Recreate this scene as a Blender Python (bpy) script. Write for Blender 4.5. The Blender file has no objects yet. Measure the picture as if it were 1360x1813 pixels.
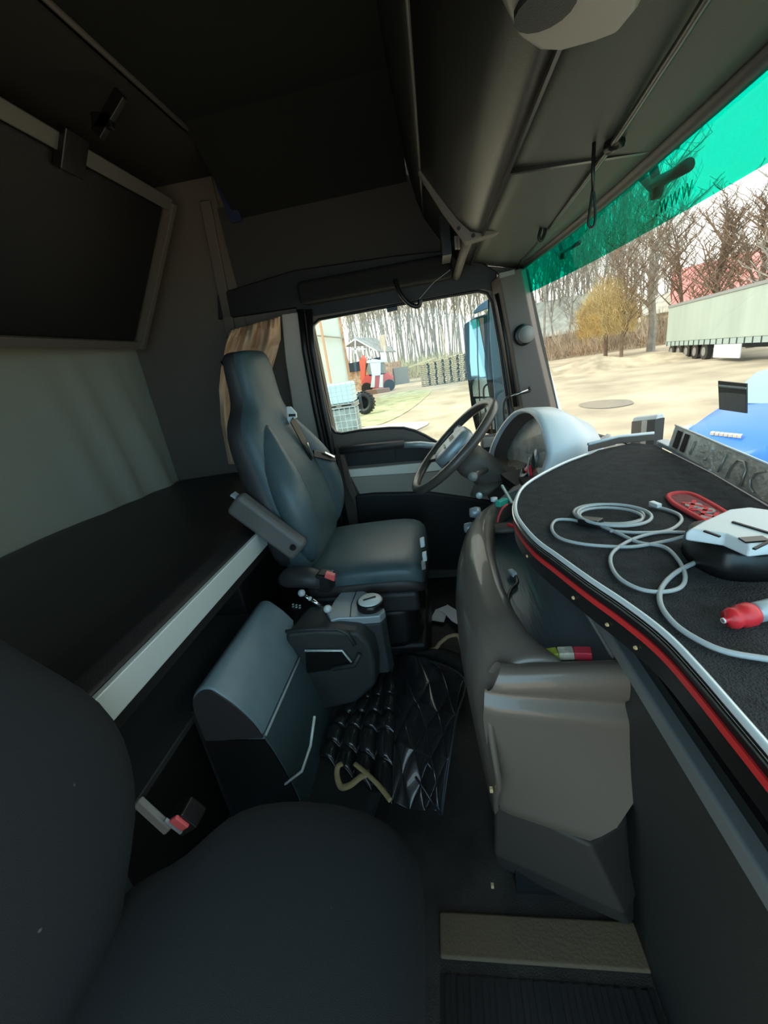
import bpy, math, random
import numpy as np
from mathutils import Vector, Matrix
random.seed(7)
SC = bpy.context.scene
COL = SC.collection
PI = math.pi

# ------------------------------------------------------------------ camera
CX, CY, F = 680.0, 906.5, 733.0
_Y = Vector((88, 278, 733)).normalized()
_Z = -Vector((313, -2030, 733)); _Z = (_Z - _Z.dot(_Y) * _Y).normalized()
_X = _Z.cross(_Y)
if _X.x < 0: _X = -_X
EYE = Vector((0, 0, 1.2))
cam = bpy.data.cameras.new('camera'); camo = bpy.data.objects.new('camera', cam); COL.objects.link(camo)
cam.sensor_fit = 'VERTICAL'; cam.sensor_height = 36.0; cam.lens = F / 1813 * 36.0
cam.clip_start = 0.01; cam.clip_end = 500
right = Vector((_X.x, _Y.x, _Z.x)); up = Vector((_X.y, _Y.y, _Z.y)); back = -Vector((_X.z, _Y.z, _Z.z))
mw = Matrix.Identity(4)
for i in range(3):
    mw[i][0] = right[i]; mw[i][1] = up[i]; mw[i][2] = back[i]; mw[i][3] = EYE[i]
camo.matrix_world = mw
SC.camera = camo

# ------------------------------------------------------------------ sky and exposure
SC.view_settings.view_transform = 'Standard'; SC.view_settings.look = 'None'
SC.view_settings.gamma = 1; SC.view_settings.use_curve_mapping = False
SC.view_settings.exposure = 1.6
W = bpy.data.worlds.new('sky'); SC.world = W; W.use_nodes = True
nt = W.node_tree; nt.nodes.clear()
wo = nt.nodes.new('ShaderNodeOutputWorld'); bg = nt.nodes.new('ShaderNodeBackground')
tc = nt.nodes.new('ShaderNodeTexCoord'); sx = nt.nodes.new('ShaderNodeSeparateXYZ')
mr = nt.nodes.new('ShaderNodeMapRange'); mr.inputs['From Min'].default_value = -1; mr.inputs['From Max'].default_value = .0
cr = nt.nodes.new('ShaderNodeValToRGB')
cr.color_ramp.elements[0].color = (.38, .76, 1.0, 1); cr.color_ramp.elements[1].color = (1.0, .98, .93, 1)
nt.links.new(tc.outputs['Generated'], sx.inputs[0]); nt.links.new(sx.outputs['Y'], mr.inputs['Value'])
nt.links.new(mr.outputs[0], cr.inputs[0]); nt.links.new(cr.outputs[0], bg.inputs[0])
bg.inputs[1].default_value = 1.0
nt.links.new(bg.outputs[0], wo.inputs[0])
sun = bpy.data.lights.new('sun', 'SUN'); sun.energy = 1.2; sun.angle = R_ = math.radians(6); sun.color = (1, .93, .82)
suno = bpy.data.objects.new('sun', sun); COL.objects.link(suno)
suno.rotation_euler = Vector((-0.75, -0.25, 0.62)).to_track_quat('Z', 'Y').to_euler()

# ------------------------------------------------------------------ helpers
def P(px, py, x=None, y=None, z=None):
    """point of the place seen at (px,py) that lies on the plane x=, y= or z="""
    c = Vector((px - CX, -(py - CY), F))
    r = Vector((_X.dot(c), _Y.dot(c), _Z.dot(c)))
    t = x / r.x if x is not None else y / r.y if y is not None else (z - EYE.z) / r.z
    return EYE + r * t

def tag(o, label=None, cat=None, group=None, kind=None):
    if label: o['label'] = label
    if cat: o['category'] = cat
    if group: o['group'] = group
    if kind: o['kind'] = kind
    return o

def empty(name, loc, label=None, cat=None, group=None):
    o = bpy.data.objects.new(name, None); COL.objects.link(o); o.location = loc
    o.empty_display_size = .05
    return tag(o, label, cat, group)

def wpos(o):
    v = Vector(o.location)
    while o.parent: o = o.parent; v = v + Vector(o.location)
    return v

def copy_tree(o, parent=None):
    c = o.copy(); COL.objects.link(c)
    if parent: c.parent = parent
    for ch in list(o.children): copy_tree(ch, c)
    return c

MATS = {}
def mat(name, col, rough=.6, metal=0, bump=0, scale=150, var=0, vscale=6, spec=.5, coat=0, stretch=None, dots=None):
    if name in MATS: return MATS[name]
    m = bpy.data.materials.new(name); m.use_nodes = True; n = m.node_tree; b = n.nodes['Principled BSDF']
    b.inputs['Base Color'].default_value = (*col, 1); b.inputs['Roughness'].default_value = rough
    b.inputs['Metallic'].default_value = metal; b.inputs['Specular IOR Level'].default_value = spec
    b.inputs['Coat Weight'].default_value = coat
    t = n.nodes.new('ShaderNodeTexCoord'); mp = n.nodes.new('ShaderNodeMapping')
    n.links.new(t.outputs['Object'], mp.inputs[0])
    if stretch: mp.inputs['Scale'].default_value = stretch
    if var:
        no = n.nodes.new('ShaderNodeTexNoise'); no.inputs['Scale'].default_value = vscale; no.inputs['Detail'].default_value = 6
        r = n.nodes.new('ShaderNodeValToRGB')
        r.color_ramp.elements[0].position = .3; r.color_ramp.elements[1].position = .7
        r.color_ramp.elements[0].color = (*[c * (1 - var) for c in col], 1)
        r.color_ramp.elements[1].color = (*[min(1, c * (1 + var)) for c in col], 1)
        n.links.new(mp.outputs[0], no.inputs['Vector']); n.links.new(no.outputs[0], r.inputs[0])
        n.links.new(r.outputs[0], b.inputs['Base Color'])
        src = r
    if dots:   # small pale specks of dirt: (colour, scale, threshold)
        no2 = n.nodes.new('ShaderNodeTexNoise'); no2.inputs['Scale'].default_value = dots[1]; no2.inputs['Detail'].default_value = 1
        r2 = n.nodes.new('ShaderNodeValToRGB'); r2.color_ramp.elements[0].position = dots[2]; r2.color_ramp.elements[1].position = dots[2] + .04
        mx = n.nodes.new('ShaderNodeMix'); mx.data_type = 'RGBA'
        n.links.new(mp.outputs[0], no2.inputs['Vector']); n.links.new(no2.outputs[0], r2.inputs[0]); n.links.new(r2.outputs[0], mx.inputs[0])
        mx.inputs[6].default_value = (*col, 1); mx.inputs[7].default_value = (*dots[0], 1)
        if var: n.links.new(src.outputs[0], mx.inputs[6])
        n.links.new(mx.outputs[2], b.inputs['Base Color'])
    if bump:
        nb = n.nodes.new('ShaderNodeTexNoise'); nb.inputs['Scale'].default_value = scale; nb.inputs['Detail'].default_value = 3
        bp = n.nodes.new('ShaderNodeBump'); bp.inputs['Strength'].default_value = bump; bp.inputs['Distance'].default_value = .01
        n.links.new(mp.outputs[0], nb.inputs['Vector']); n.links.new(nb.outputs[0], bp.inputs['Height']); n.links.new(bp.outputs[0], b.inputs['Normal'])
    MATS[name] = m
    return m

def glass(name, col, refl=.06, rough=0.0):
    m = bpy.data.materials.new(name); m.use_nodes = True; n = m.node_tree; n.nodes.clear()
    o = n.nodes.new('ShaderNodeOutputMaterial'); mx = n.nodes.new('ShaderNodeMixShader')
    t = n.nodes.new('ShaderNodeBsdfTransparent'); g = n.nodes.new('ShaderNodeBsdfGlossy')
    t.inputs[0].default_value = (*col, 1); g.inputs['Roughness'].default_value = rough; mx.inputs[0].default_value = refl
    n.links.new(t.outputs[0], mx.inputs[1]); n.links.new(g.outputs[0], mx.inputs[2]); n.links.new(mx.outputs[0], o.inputs[0])
    return m

class M:
    def __init__(s): s.v = []; s.f = []
    def add(s, vs, fs):
        b = len(s.v); s.v += [Vector(v) for v in vs]; s.f += [tuple(i + b for i in f) for f in fs]; return s
    def box(s, a, b):
        (x0, y0, z0), (x1, y1, z1) = a, b
        return s.add([(x0,y0,z0),(x1,y0,z0),(x1,y1,z0),(x0,y1,z0),(x0,y0,z1),(x1,y0,z1),(x1,y1,z1),(x0,y1,z1)],
                     [(0,3,2,1),(4,5,6,7),(0,1,5,4),(1,2,6,5),(2,3,7,6),(3,0,4,7)])
    def obox(s, c, ax, ay, az):
        """box centred at c with half-axis vectors"""
        c, ax, ay, az = map(Vector, (c, ax, ay, az))
        vs = [c + i*ax + j*ay + k*az for k in (-1,1) for j in (-1,1) for i in (-1,1)]
        return s.add(vs, [(0,2,3,1),(4,5,7,6),(0,1,5,4),(2,6,7,3),(0,4,6,2),(1,3,7,5)])
    def bar(s, a, b, w, h, upv=(0,0,1)):
        a, b = Vector(a), Vector(b); d = b - a; u = Vector(upv); sd = d.cross(u)
        if sd.length < 1e-6: sd = d.cross(Vector((1,0,0)))
        sd.normalize(); u = sd.cross(d).normalized()
        return s.obox((a+b)/2, d/2, sd*w/2, u*h/2)
    def loft(s, rings, cap=True, closed=True):
        n = len(rings[0]); b = len(s.v)
        for r in rings: s.v += [Vector(p) for p in r]
        for i in range(len(rings)-1):
            for j in range(n if closed else n-1):
                k = (j+1) % n
                s.f.append((b+i*n+j, b+i*n+k, b+(i+1)*n+k, b+(i+1)*n+j))
        if cap and closed:
            s.f.append(tuple(b+j for j in reversed(range(n)))); s.f.append(tuple(b+(len(rings)-1)*n+j for j in range(n)))
        return s
    def tube(s, pts, r, seg=8, cap=True, closed=False, flat=1.0):
        pts = [Vector(p) for p in pts]; n = len(pts); rings = []
        prev = None
        for i, p in enumerate(pts):
            if closed: d = pts[(i+1) % n] - pts[i-1]
            else: d = pts[min(i+1, n-1)] - pts[max(i-1, 0)]
            if d.length < 1e-9: d = Vector((0,0,1))
            d.normalize()
            if prev is None:
                u = d.cross(Vector((0,0,1)))
                if u.length < .1: u = d.cross(Vector((1,0,0)))
            else: u = prev - prev.dot(d)*d
            u.normalize(); prev = u; w = d.cross(u)
            rr = r[i] if isinstance(r, (list, tuple)) else r
            rings.append([p + rr*(math.cos(t)*u + flat*math.sin(t)*w) for t in [2*PI*k/seg for k in range(seg)]])
        if closed: rings.append(rings[0]); cap = False
        return s.loft(rings, cap)
    def prism(s, poly, off):
        off = Vector(off); return s.loft([[Vector(p) for p in poly], [Vector(p)+off for p in poly]])
    def grid(s, fn, nu, nv, thick=None):
        b = len(s.v)
        for i in range(nu+1):
            for j in range(nv+1): s.v.append(Vector(fn(i/nu, j/nv)))
        for i in range(nu):
            for j in range(nv):
                a = b+i*(nv+1)+j; s.f.append((a, a+1, a+nv+2, a+nv+1))
        return s
    def lathe(s, prof, c, axis=(0,0,1), seg=24):
        """prof: (radius, height) pairs along axis from c"""
        ax = Vector(axis).normalized(); u = ax.cross(Vector((0,0,1)))
        if u.length < .1: u = ax.cross(Vector((1,0,0)))
        u.normalize(); w = ax.cross(u); c = Vector(c)
        return s.loft([[c + ax*h + max(r, 1e-4)*(math.cos(t)*u+math.sin(t)*w) for t in [2*PI*k/seg for k in range(seg)]] for r, h in prof])
    def build(s, name, m, parent=None, smooth=False, bevel=0, sub=0, solid=0, label=None, seg=2, kind=None, loc=None):
        me = bpy.data.meshes.new(name)
        off = wpos(parent) if parent else Vector(loc) if loc is not None else Vector((0,0,0))
        me.from_pydata([tuple(v - off) for v in s.v], [], s.f); me.validate(); me.update()
        me.materials.append(m)
        import bmesh
        bm = bmesh.new(); bm.from_mesh(me); bmesh.ops.recalc_face_normals(bm, faces=bm.faces); bm.to_mesh(me); bm.free()
        o = bpy.data.objects.new(name, me); COL.objects.link(o)
        if parent: o.parent = parent
        elif loc is not None: o.location = loc
        if smooth or sub:
            for p in me.polygons: p.use_smooth = True
        if solid:
            md = o.modifiers.new('solid', 'SOLIDIFY'); md.thickness = solid; md.offset = 0
        if bevel:
            md = o.modifiers.new('bevel', 'BEVEL'); md.width = bevel; md.segments = seg; md.limit_method = 'ANGLE'; md.angle_limit = .6
            for p in me.polygons: p.use_smooth = True
            md.harden_normals = True
        if sub:
            md = o.modifiers.new('sub', 'SUBSURF'); md.levels = sub; md.render_levels = sub
        if label: o['label'] = label
        if kind: o['kind'] = kind
        return o

def plate(name, outer, holes, frame, thick, m, parent=None, bevel=0, kind=None, label=None):
    """flat plate with holes; outer/holes are 2-D polygons, frame = (origin, u, v) in the place"""
    cu = bpy.data.curves.new(name, 'CURVE'); cu.dimensions = '2D'; cu.fill_mode = 'BOTH'
    cu.extrude = thick/2; cu.bevel_depth = bevel; cu.bevel_resolution = 2
    for pl in [outer] + holes:
        sp = cu.splines.new('POLY'); sp.points.add(len(pl)-1); sp.use_cyclic_u = True
        for i, p in enumerate(pl): sp.points[i].co = (p[0], p[1], 0, 1)
    tmp = bpy.data.objects.new('tmp', cu); COL.objects.link(tmp)
    me = bpy.data.meshes.new_from_object(tmp); bpy.data.objects.remove(tmp); bpy.data.curves.remove(cu)
    o0, u, v = (Vector(a) for a in frame); w = u.cross(v)
    off = wpos(parent) if parent else Vector((0,0,0))
    for q in me.vertices: q.co = o0 + u*q.co.x + v*q.co.y + w*q.co.z - off
    me.name = name; me.materials.clear(); me.materials.append(m)
    o = bpy.data.objects.new(name, me); COL.objects.link(o)
    if parent: o.parent = parent
    if kind: o['kind'] = kind
    if label: o['label'] = label
    return o

def text_mesh(name, s, size, m, parent, mtx, ext=.0005):
    cu = bpy.data.curves.new(name, 'FONT'); cu.body = s; cu.size = size; cu.extrude = ext; cu.space_character = 1.35; cu.align_x = 'CENTER'; cu.align_y = 'CENTER'
    tmp = bpy.data.objects.new('tmp', cu); COL.objects.link(tmp)
    me = bpy.data.meshes.new_from_object(tmp); bpy.data.objects.remove(tmp); bpy.data.curves.remove(cu)
    off = wpos(parent) if parent else Vector((0,0,0))
    for q in me.vertices: q.co = (mtx @ q.co) - off
    me.materials.clear(); me.materials.append(m)
    o = bpy.data.objects.new(name, me); COL.objects.link(o)
    if parent: o.parent = parent
    return o

def smooth_path(pts, n=8, closed=False):
    pts = [Vector(p) for p in pts]; out = []; N = len(pts)
    rng = range(N) if closed else range(N-1)
    for i in rng:
        if closed: p0, p1, p2, p3 = pts[i-1], pts[i], pts[(i+1) % N], pts[(i+2) % N]
        else: p0, p1, p2, p3 = pts[max(i-1, 0)], pts[i], pts[i+1], pts[min(i+2, N-1)]
        for k in range(n):
            t = k/n
            out.append(.5*((2*p1)+(p2-p0)*t+(2*p0-5*p1+4*p2-p3)*t*t+(3*p1-p0-3*p2+p3)*t**3))
    if not closed: out.append(pts[-1])
    return out

def sq_ring(c, hu, hv, u, v, n=24, e=3.2):
    c, u, v = Vector(c), Vector(u), Vector(v); out = []
    for k in range(n):
        t = 2*PI*k/n + PI/n; ct, st = math.cos(t), math.sin(t)
        out.append(c + u*hu*math.copysign(abs(ct)**(2/e), ct) + v*hv*math.copysign(abs(st)**(2/e), st))
    return out

# ------------------------------------------------------------------ materials
m_floor = mat('rubber_floor', (.035, .033, .03), .55, bump=.3, scale=300, var=.3, vscale=12)
m_wallR = mat('padded_rear_fabric', (.33, .35, .29), .85, bump=.15, scale=500)
m_wallS = mat('side_lining', (.14, .12, .102), .8, bump=.1, scale=400)
m_ceil = mat('ceiling_cloth', (.007, .008, .007), .9, bump=.1, scale=500)
m_dark = mat('dark_trim_plastic', (.010, .0105, .0105), .5, bump=.12, scale=600)
m_brown = mat('brown_grey_plastic', (.13, .10, .083), .5, bump=.1, scale=600)
m_dash = mat('dash_plastic', (.15, .123, .098), .34, bump=.06, scale=700, coat=.35)
m_dash2 = mat('dash_slate_plastic', (.038, .042, .043), .5, bump=.15, scale=600)
m_pillar = mat('pale_pillar_plastic', (.17, .155, .14), .6, bump=.08, scale=500)
m_head = mat('header_panel', (.066, .082, .07), .55, bump=.05, scale=300)
m_seal = mat('black_seal_rubber', (.008, .008, .008), .4)
m_leather = mat('blue_grey_leatherette', (.07, .108, .12), .36, bump=.12, scale=350, var=.12, vscale=9)
m_leatherd = mat('black_leatherette', (.03, .03, .033), .5, bump=.12, scale=350)
m_cloth = mat('black_seat_cloth', (.0085, .011, .013), .95, bump=.3, scale=900, dots=((.3, .3, .3), 38, .80))
m_bunk = mat('bunk_cover', (.009, .009, .010), .42, bump=.2, scale=500)
m_alu = mat('brushed_aluminium', (.78, .86, .83), .4, metal=.3)
m_chrome = mat('chrome', (.8, .82, .82), .15, metal=1)
m_carpet = mat('black_carpet', (.035, .037, .038), .95, bump=.9, scale=420, var=.4, vscale=40, dots=((.35, .36, .35), 24, .80))
m_red = mat('red_plastic', (.75, .03, .04), .35)
m_redclip = mat('buckle_red', (.85, .12, .12), .4)
m_white = mat('white_plastic', (.75, .8, .8), .4)
m_cable = mat('grey_cable', (.45, .48, .48), .4)
m_black = mat('gloss_black', (.01, .01, .01), .3)
m_quilt = mat('black_vinyl', (.022, .022, .023), .24, bump=.04, scale=200, coat=.6)
m_beige = mat('beige_edging', (.55, .42, .2), .8, bump=.3, scale=300)
m_curtain = mat('beige_curtain', (.85, .56, .35), .85, bump=.2, scale=700)
m_paper = mat('paper', (.8, .8, .82), .8)
m_grey = mat('mid_grey_plastic', (.28, .27, .25), .5)
m_wheel = mat('wheel_leather', (.095, .078, .066), .3)
m_silver = mat('silver_panel', (.42, .47, .5), .35, metal=.3)

# ================================================================== SETTING
def struct(o): o['kind'] = 'structure'; return o
struct(M().box((-1.8, -.3, -.06), (.78, 2.14, 0)).build('floor', m_floor))
# rear wall, padded, gently curved with vertical creases near the driver's side
def rear(u, v):
    y = -.2 + 2.4*u; z = .0 + 2.2*v
    x = -1.66 + .17*max(0, min(1, (y-1.1)/.9))**1.4
    cre = 0
    for c, w, a in ((1.62, .05, .02), (1.78, .035, .025), (1.95, .05, .03), (1.2, .06, .008)):
        cc = c - .12*(z-.9)
        cre += a*math.exp(-((y-cc)/w)**2)
    cre *= max(0, min(1, (1.55-z)/.6))
    return (x + cre + .012*math.sin(y*5), y, z)
struct(M().grid(rear, 110, 30).build('wall_rear', m_wallR, smooth=True, solid=.03))
# driver's side wall: plate in plane y=2.13 with a door opening
side_outer = [(-1.75, 0), (.40, 0), (.58, 0), (.58, .80), (.44, 1.49), (.22, 1.54), (.02, 1.74), (-.08, 2.12), (-1.75, 2.12)]
door_hole = [(-.53, .1), (.36, .1), (.52, .75), (.36, 1.44), (.3, 1.5), (-.5, 1.5), (-.56, 1.44)]
plate('wall_driver_side', side_outer, [door_hole], ((0, 2.145, 0), (1, 0, 0), (0, 0, 1)), .05, m_wallS, kind='structure')
# passenger's side: rear part and header, the door stands open here
pass_outer = [(-1.75, 0), (-.82, 0), (-.82, 1.62), (.2, 1.62), (.02, 1.74), (-.08, 2.12), (-1.75, 2.12)]
plate('wall_passenger_side', pass_outer, [], ((0, -.22, 0), (1, 0, 0), (0, 0, 1)), .05, m_wallS, kind='structure')
# ceiling with sloping coves
def ceil(u, v):
    x = -1.72 + 1.68*u; y = -.2 + 2.33*v
    e = max(0, (y-1.78)/.34); z = 2.11 - .23*e*(1 if x > -.82 else 0)
    return (x, y, z)
struct(M().grid(ceil, 60, 40).build('ceiling', m_ceil, solid=.02))
# line where the rear part of the ceiling starts
struct(M().tube([(-.8, -.15, 2.09), (-.8, 1.0, 2.09), (-.8, 2.0, 2.09)], .008).build('trim_1', m_pillar, smooth=True))
struct(M().grid(lambda u, v: (-1.62+.82*u, -.15+2.25*v, 2.085-.02*u), 10, 10).build('trim_2', mat('rear_ceiling_lining', (.03, .027, .022), .85), solid=.01))
# grey liner band above the side window, up to the ceiling
struct(M().grid(lambda u, v: (-.88+.98*u, 2.115-.02*v, 1.60+.34*v), 12, 6).build('trim_3', mat('grey_side_liner', (.04, .039, .038), .8), solid=.01))
# vertical edge strip between sleeping area and cab
struct(M().bar((-.93, 2.10, 1.98), (-1.0, 2.10, .8), .02, .05, (1, 0, 0)).build('trim_4', m_wallS, bevel=.006))
struct(M().grid(lambda u, v: (-.88-.6*u, 2.115-.01*u, .75+1.33*v), 8, 8).build('trim_5', m_wallS, solid=.01))
# black band over curtain and door window (side header)
hd = M()
hd.prism([P(384, 520, y=2.09), P(520, 478, y=2.09), P(700, 452, y=2.09), P(815, 440, y=2.09), P(880, 480, y=2.09), P(880, 520, y=2.09), P(855, 513, y=2.09), P(552, 562, y=2.09), P(524, 552, y=2.09), P(524, 545, y=2.09), P(386, 566, y=2.09)], (0, .03, 0))
struct(hd.build('trim_6', m_dark, bevel=.006))
hd2 = M(); a = P(524, 500, y=2.02); b = P(800, 462, y=2.02)
hd2.box((a.x, 2.0, a.z-.09), (b.x, 2.09, a.z+.0))
struct(hd2.build('trim_7', mat('matt_header', (.009, .010, .010), .9), bevel=.02))
# B pillar
bp = M(); pts = [P(497, 556, y=2.08), P(527, 552, y=2.08), P(556, 700, y=2.08), P(585, 830, y=2.08), P(600, 920, y=2.08), P(560, 920, y=2.08), P(530, 800, y=2.08), P(505, 640, y=2.08)]
bp.prism(pts, (0, .04, 0)); struct(bp.build('trim_8', mat('pale_b_pillar', (.55, .50, .44), .6), bevel=.008))
bs = M()
for off, yy in ((0, 2.075), (14, 2.07)):
    bs.tube([P(532+off, 548, y=yy), P(540+off, 620, y=yy), P(558+off, 720, y=yy), P(575+off, 800, y=yy), P(600+off, 935, y=yy), P(608+off, 1000, y=yy)], .016, 8)
struct(bs.build('trim_9', m_seal, smooth=True))

# driver's door
yd = 2.11
def L2(px, py, y=yd):
    p = P(px, py, y=y); return (p.x, p.z)
win = [L2(*q) for q in ((553, 590), (556, 575), (566, 566), (700, 541), (846, 516), (862, 520), (870, 535), (885, 620), (902, 740), (900, 775), (850, 800), (800, 790), (775, 783), (752, 770), (735, 762), (715, 757), (690, 757), (640, 761), (606, 767), (594, 765), (587, 755), (570, 680))]
dout = [L2(*q) for q in ((530, 560), (560, 548), (700, 522), (860, 496), (884, 505), (905, 620), (935, 800), (940, 1010), (640, 1010), (600, 900), (570, 760))]
dr = plate('door_1', dout, [win], ((0, yd, 0), (1, 0, 0), (0, 0, 1)), .03, m_brown, bevel=.004, kind='structure')
def dpart(name, q, m, y, off, bevel=.004, label=None):
    return M().prism([P(a, b, y=y) for a, b in q], (0, off, 0)).build(name, m, dr, bevel=bevel, label=label)
dpart('armrest_recess', ((603, 795), (615, 826), (745, 815), (830, 812), (830, 785), (780, 785), (700, 792)), m_dark, 2.085, .015)
dpart('trim_strip', ((616, 832), (744, 820), (840, 815), (840, 827), (744, 837), (621, 845)), mat('cream_trim_strip', (.93, .86, .74), .4), 2.07, .02, .003, 'cream trim strip below the armrest')
dpart('lower_lining', ((621, 845), (744, 837), (840, 829), (870, 890), (640, 880)), mat('taupe_door_panel', (.42, .36, .30), .7), 2.075, .02, .003, 'taupe lining')
dpart('door_pocket', ((628, 878), (660, 874), (760, 872), (870, 888), (900, 900), (900, 1010), (645, 1010)), m_dark, 2.05, .04, .012)
dpart('door_edge', ((598, 790), (604, 792), (625, 860), (648, 922), (640, 922), (612, 860)), m_brown, 2.06, .03, .004)
h = M().tube([P(603, 798, y=2.05), P(650, 792, y=2.03), P(716, 786, y=2.03)], .02, 10)
h.build('armrest_pad', m_leatherd, dr, smooth=True)
h = M().tube([P(714, 788, y=2.03), P(745, 787, y=2.03), P(775, 790, y=2.04), P(800, 800, y=2.07)], .016, 10)
h.build('door_pull', m_silver, dr, smooth=True, label='bright silver pull handle')
h = M().box(tuple(P(700, 812, y=2.06)), tuple(P(690, 800, y=2.075) + Vector((.02, 0, .02)))); h.build('switch', m_black, dr)
g1 = glass('door_glass', (.84, .87, .84), .03)
wg = M().prism([Vector((a, yd+.0, b)) for a, b in win], (0, .004, 0)).build('window_1', g1); struct(wg)
M().tube([P(865, 520, y=2.12), P(866, 640, y=2.12), P(872, 785, y=2.12)], .004, 6).build('quarter_light_bar', m_black, wg, smooth=True)
M().tube([Vector((a, 2.095, b)) for a, b in win], .007, 6, closed=True).build('window_seal', m_seal, wg, smooth=True)

# A pillar on the driver's side
WS = lambda v: None
def wsx(y, z):
    return .425 + (1.5-z)*.2 + (.06 + .1*min(1, (1.5-z)/.6))*(1-((y-1.0)/1.12)**2)
ap = M()
ap.loft([[P(868, 500, y=2.08), P(884, 486, y=2.03), P(922, 474, y=2.03), P(931, 474, y=2.10), P(900, 500, y=2.16)],
         [P(890, 620, y=2.08), P(908, 616, y=2.03), P(948, 600, y=2.03), P(956, 600, y=2.10), P(930, 610, y=2.16)],
         [P(908, 720, y=2.08), P(925, 720, y=2.03), P(974, 712, y=2.03), P(984, 712, y=2.10), P(950, 720, y=2.16)],
         [P(925, 860, y=2.08), P(935, 860, y=2.03), P(1000, 850, y=2.03), P(1012, 850, y=2.10), P(970, 860, y=2.16)]])
apo = struct(ap.build('trim_10', m_brown, bevel=.006))
M().tube([P(880, 520, y=2.06), P(897, 610, y=2.06), P(912, 720, y=2.06)], .012, 8).build('pillar_bead', m_seal, apo, smooth=True)
M().prism([P(884, 484, y=2.02), P(911, 477, y=2.02), P(912, 485, y=2.02), P(885, 492, y=2.02)], (0, .01, 0)).build('label_plate', m_grey, apo, label='small grey label')
t = P(932, 592, y=2.01); M().lathe([(.034, .02), (.034, -.01), (.026, -.016), (.02, -.014), (.001, -.014)], t, (0, -1, 0)).build('speaker_ring', m_grey, apo, smooth=True, label='round tweeter')
M().lathe([(.045, -.01), (.044, .006), (.03, .008)], t + Vector((-.01, .012, 0)), (0, -1, 0)).build('speaker_base', m_black, apo, smooth=True)
struct(M().tube([P(931, 478, y=2.19), P(947, 560, y=2.19), P(967, 650, y=2.19), P(989, 735, y=2.19), P(1005, 790, y=2.19)], [.006, .009, .014, .02, .024], 8).build('trim_11', mat('white_cab_paint', (.95, .95, .93), .35), smooth=True))
# windscreen
wsg = M().grid(lambda u, v: (wsx(-.15+2.28*u, .78+.74*v), -.15+2.28*u, .78+.74*v), 30, 10)
ws = struct(wsg.build('window_2', glass('windscreen_glass', (.64, .665, .65), .03), smooth=True))
m_band = glass('green_sun_band', (.0, .44, .295), .02)
M().grid(lambda u, v: (wsx(-.15+2.26*u, 1.395+.12*v)-.004, -.15+2.26*u, 1.395+.12*v), 30, 4).build('sun_band', m_band, ws, smooth=True, label='green tinted sun strip')
mx = Matrix.Identity(4)
pc = P(1186, 356, x=.5); c0 = P(1150, 378, x=.5)
xx = wsx(pc.y, pc.z) - .008
mx = Matrix(((0, 0, -1, xx), (-1, 0, 0, pc.y), (0, 1, 0, pc.z-.0), (0, 0, 0, 1)))
mx = mx @ Matrix.Scale(-1, 4, (1, 0, 0))
text_mesh('web_lettering', 'WWW.', .035, glass('dark_green_film', (.25, .55, .5), .0), ws, mx)
tp = [Vector((wsx(y, 1.5)-.02, y, 1.505)) for y in [-.15+2.27*i/20 for i in range(21)]]
struct(M().tube(tp, .02, 10).build('trim_12', m_seal, smooth=True))
# front wall below the windscreen, outside skin
struct(M().grid(lambda u, v: (wsx(-.2+2.34*u, .78)+.03, -.2+2.34*u, 0+.78*v), 24, 2).build('wall_front', m_dark, solid=.02))

# overhead: header underside panels
def hdr(u, v):
    y = -.18 + 2.3*v; x1 = wsx(y, 1.5)-.03
    return (.2 + (x1-.2)*u, y, 1.555 - .05*u)
ho = struct(M().grid(hdr, 6, 20).build('trim_13', m_head, smooth=True, solid=.012))
pr = [(.2, 1.551), (.16, 1.562), (.125, 1.6), (.07, 1.68), (.025, 1.75), (.0, 1.82), (-.03, 1.95), (-.05, 2.1)]
ov = empty('overhead_shelf', (.1, 1.0, 1.55), 'dark overhead storage shelf running above the windscreen', 'shelf')
def strip(prof, y0, y1, m, name, th=.02, parent=ov, label=None, smooth=True, dy=1):
    return M().grid(lambda u, v: (np.interp(u*(len(prof)-1), range(len(prof)), [p[0] for p in prof]), y0+(y1-y0)*v, np.interp(u*(len(prof)-1), range(len(prof)), [p[1] for p in prof])), (len(prof)-1), dy).build(name, m, parent, smooth=smooth, solid=th, label=label)
strip(pr[:5], -.16, 2.1, mat('shelf_front', (.012, .012, .0115), .4, bump=.05, scale=400), 'shelf_nose', dy=12)
strip(pr[4:], -.16, 2.1, m_dark, 'shelf_face', dy=12)
M().tube([(.018, -.1, 1.757), (.018, 2.08, 1.757)], .008, 8).build('face_bead', m_grey, ov, smooth=True)
M().box((.19, -.15, 1.535), (.196, 2.08, 1.548)).build('panel_seam', m_black, ov)
yy = P(912, 298, z=1.548).y
sb = P(1180, 232, z=1.515)
M().bar((.2, yy+.0, 1.545), (.49, sb.y+.03, 1.50), .012, .012).build('cross_seam', m_black, ov)
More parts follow.
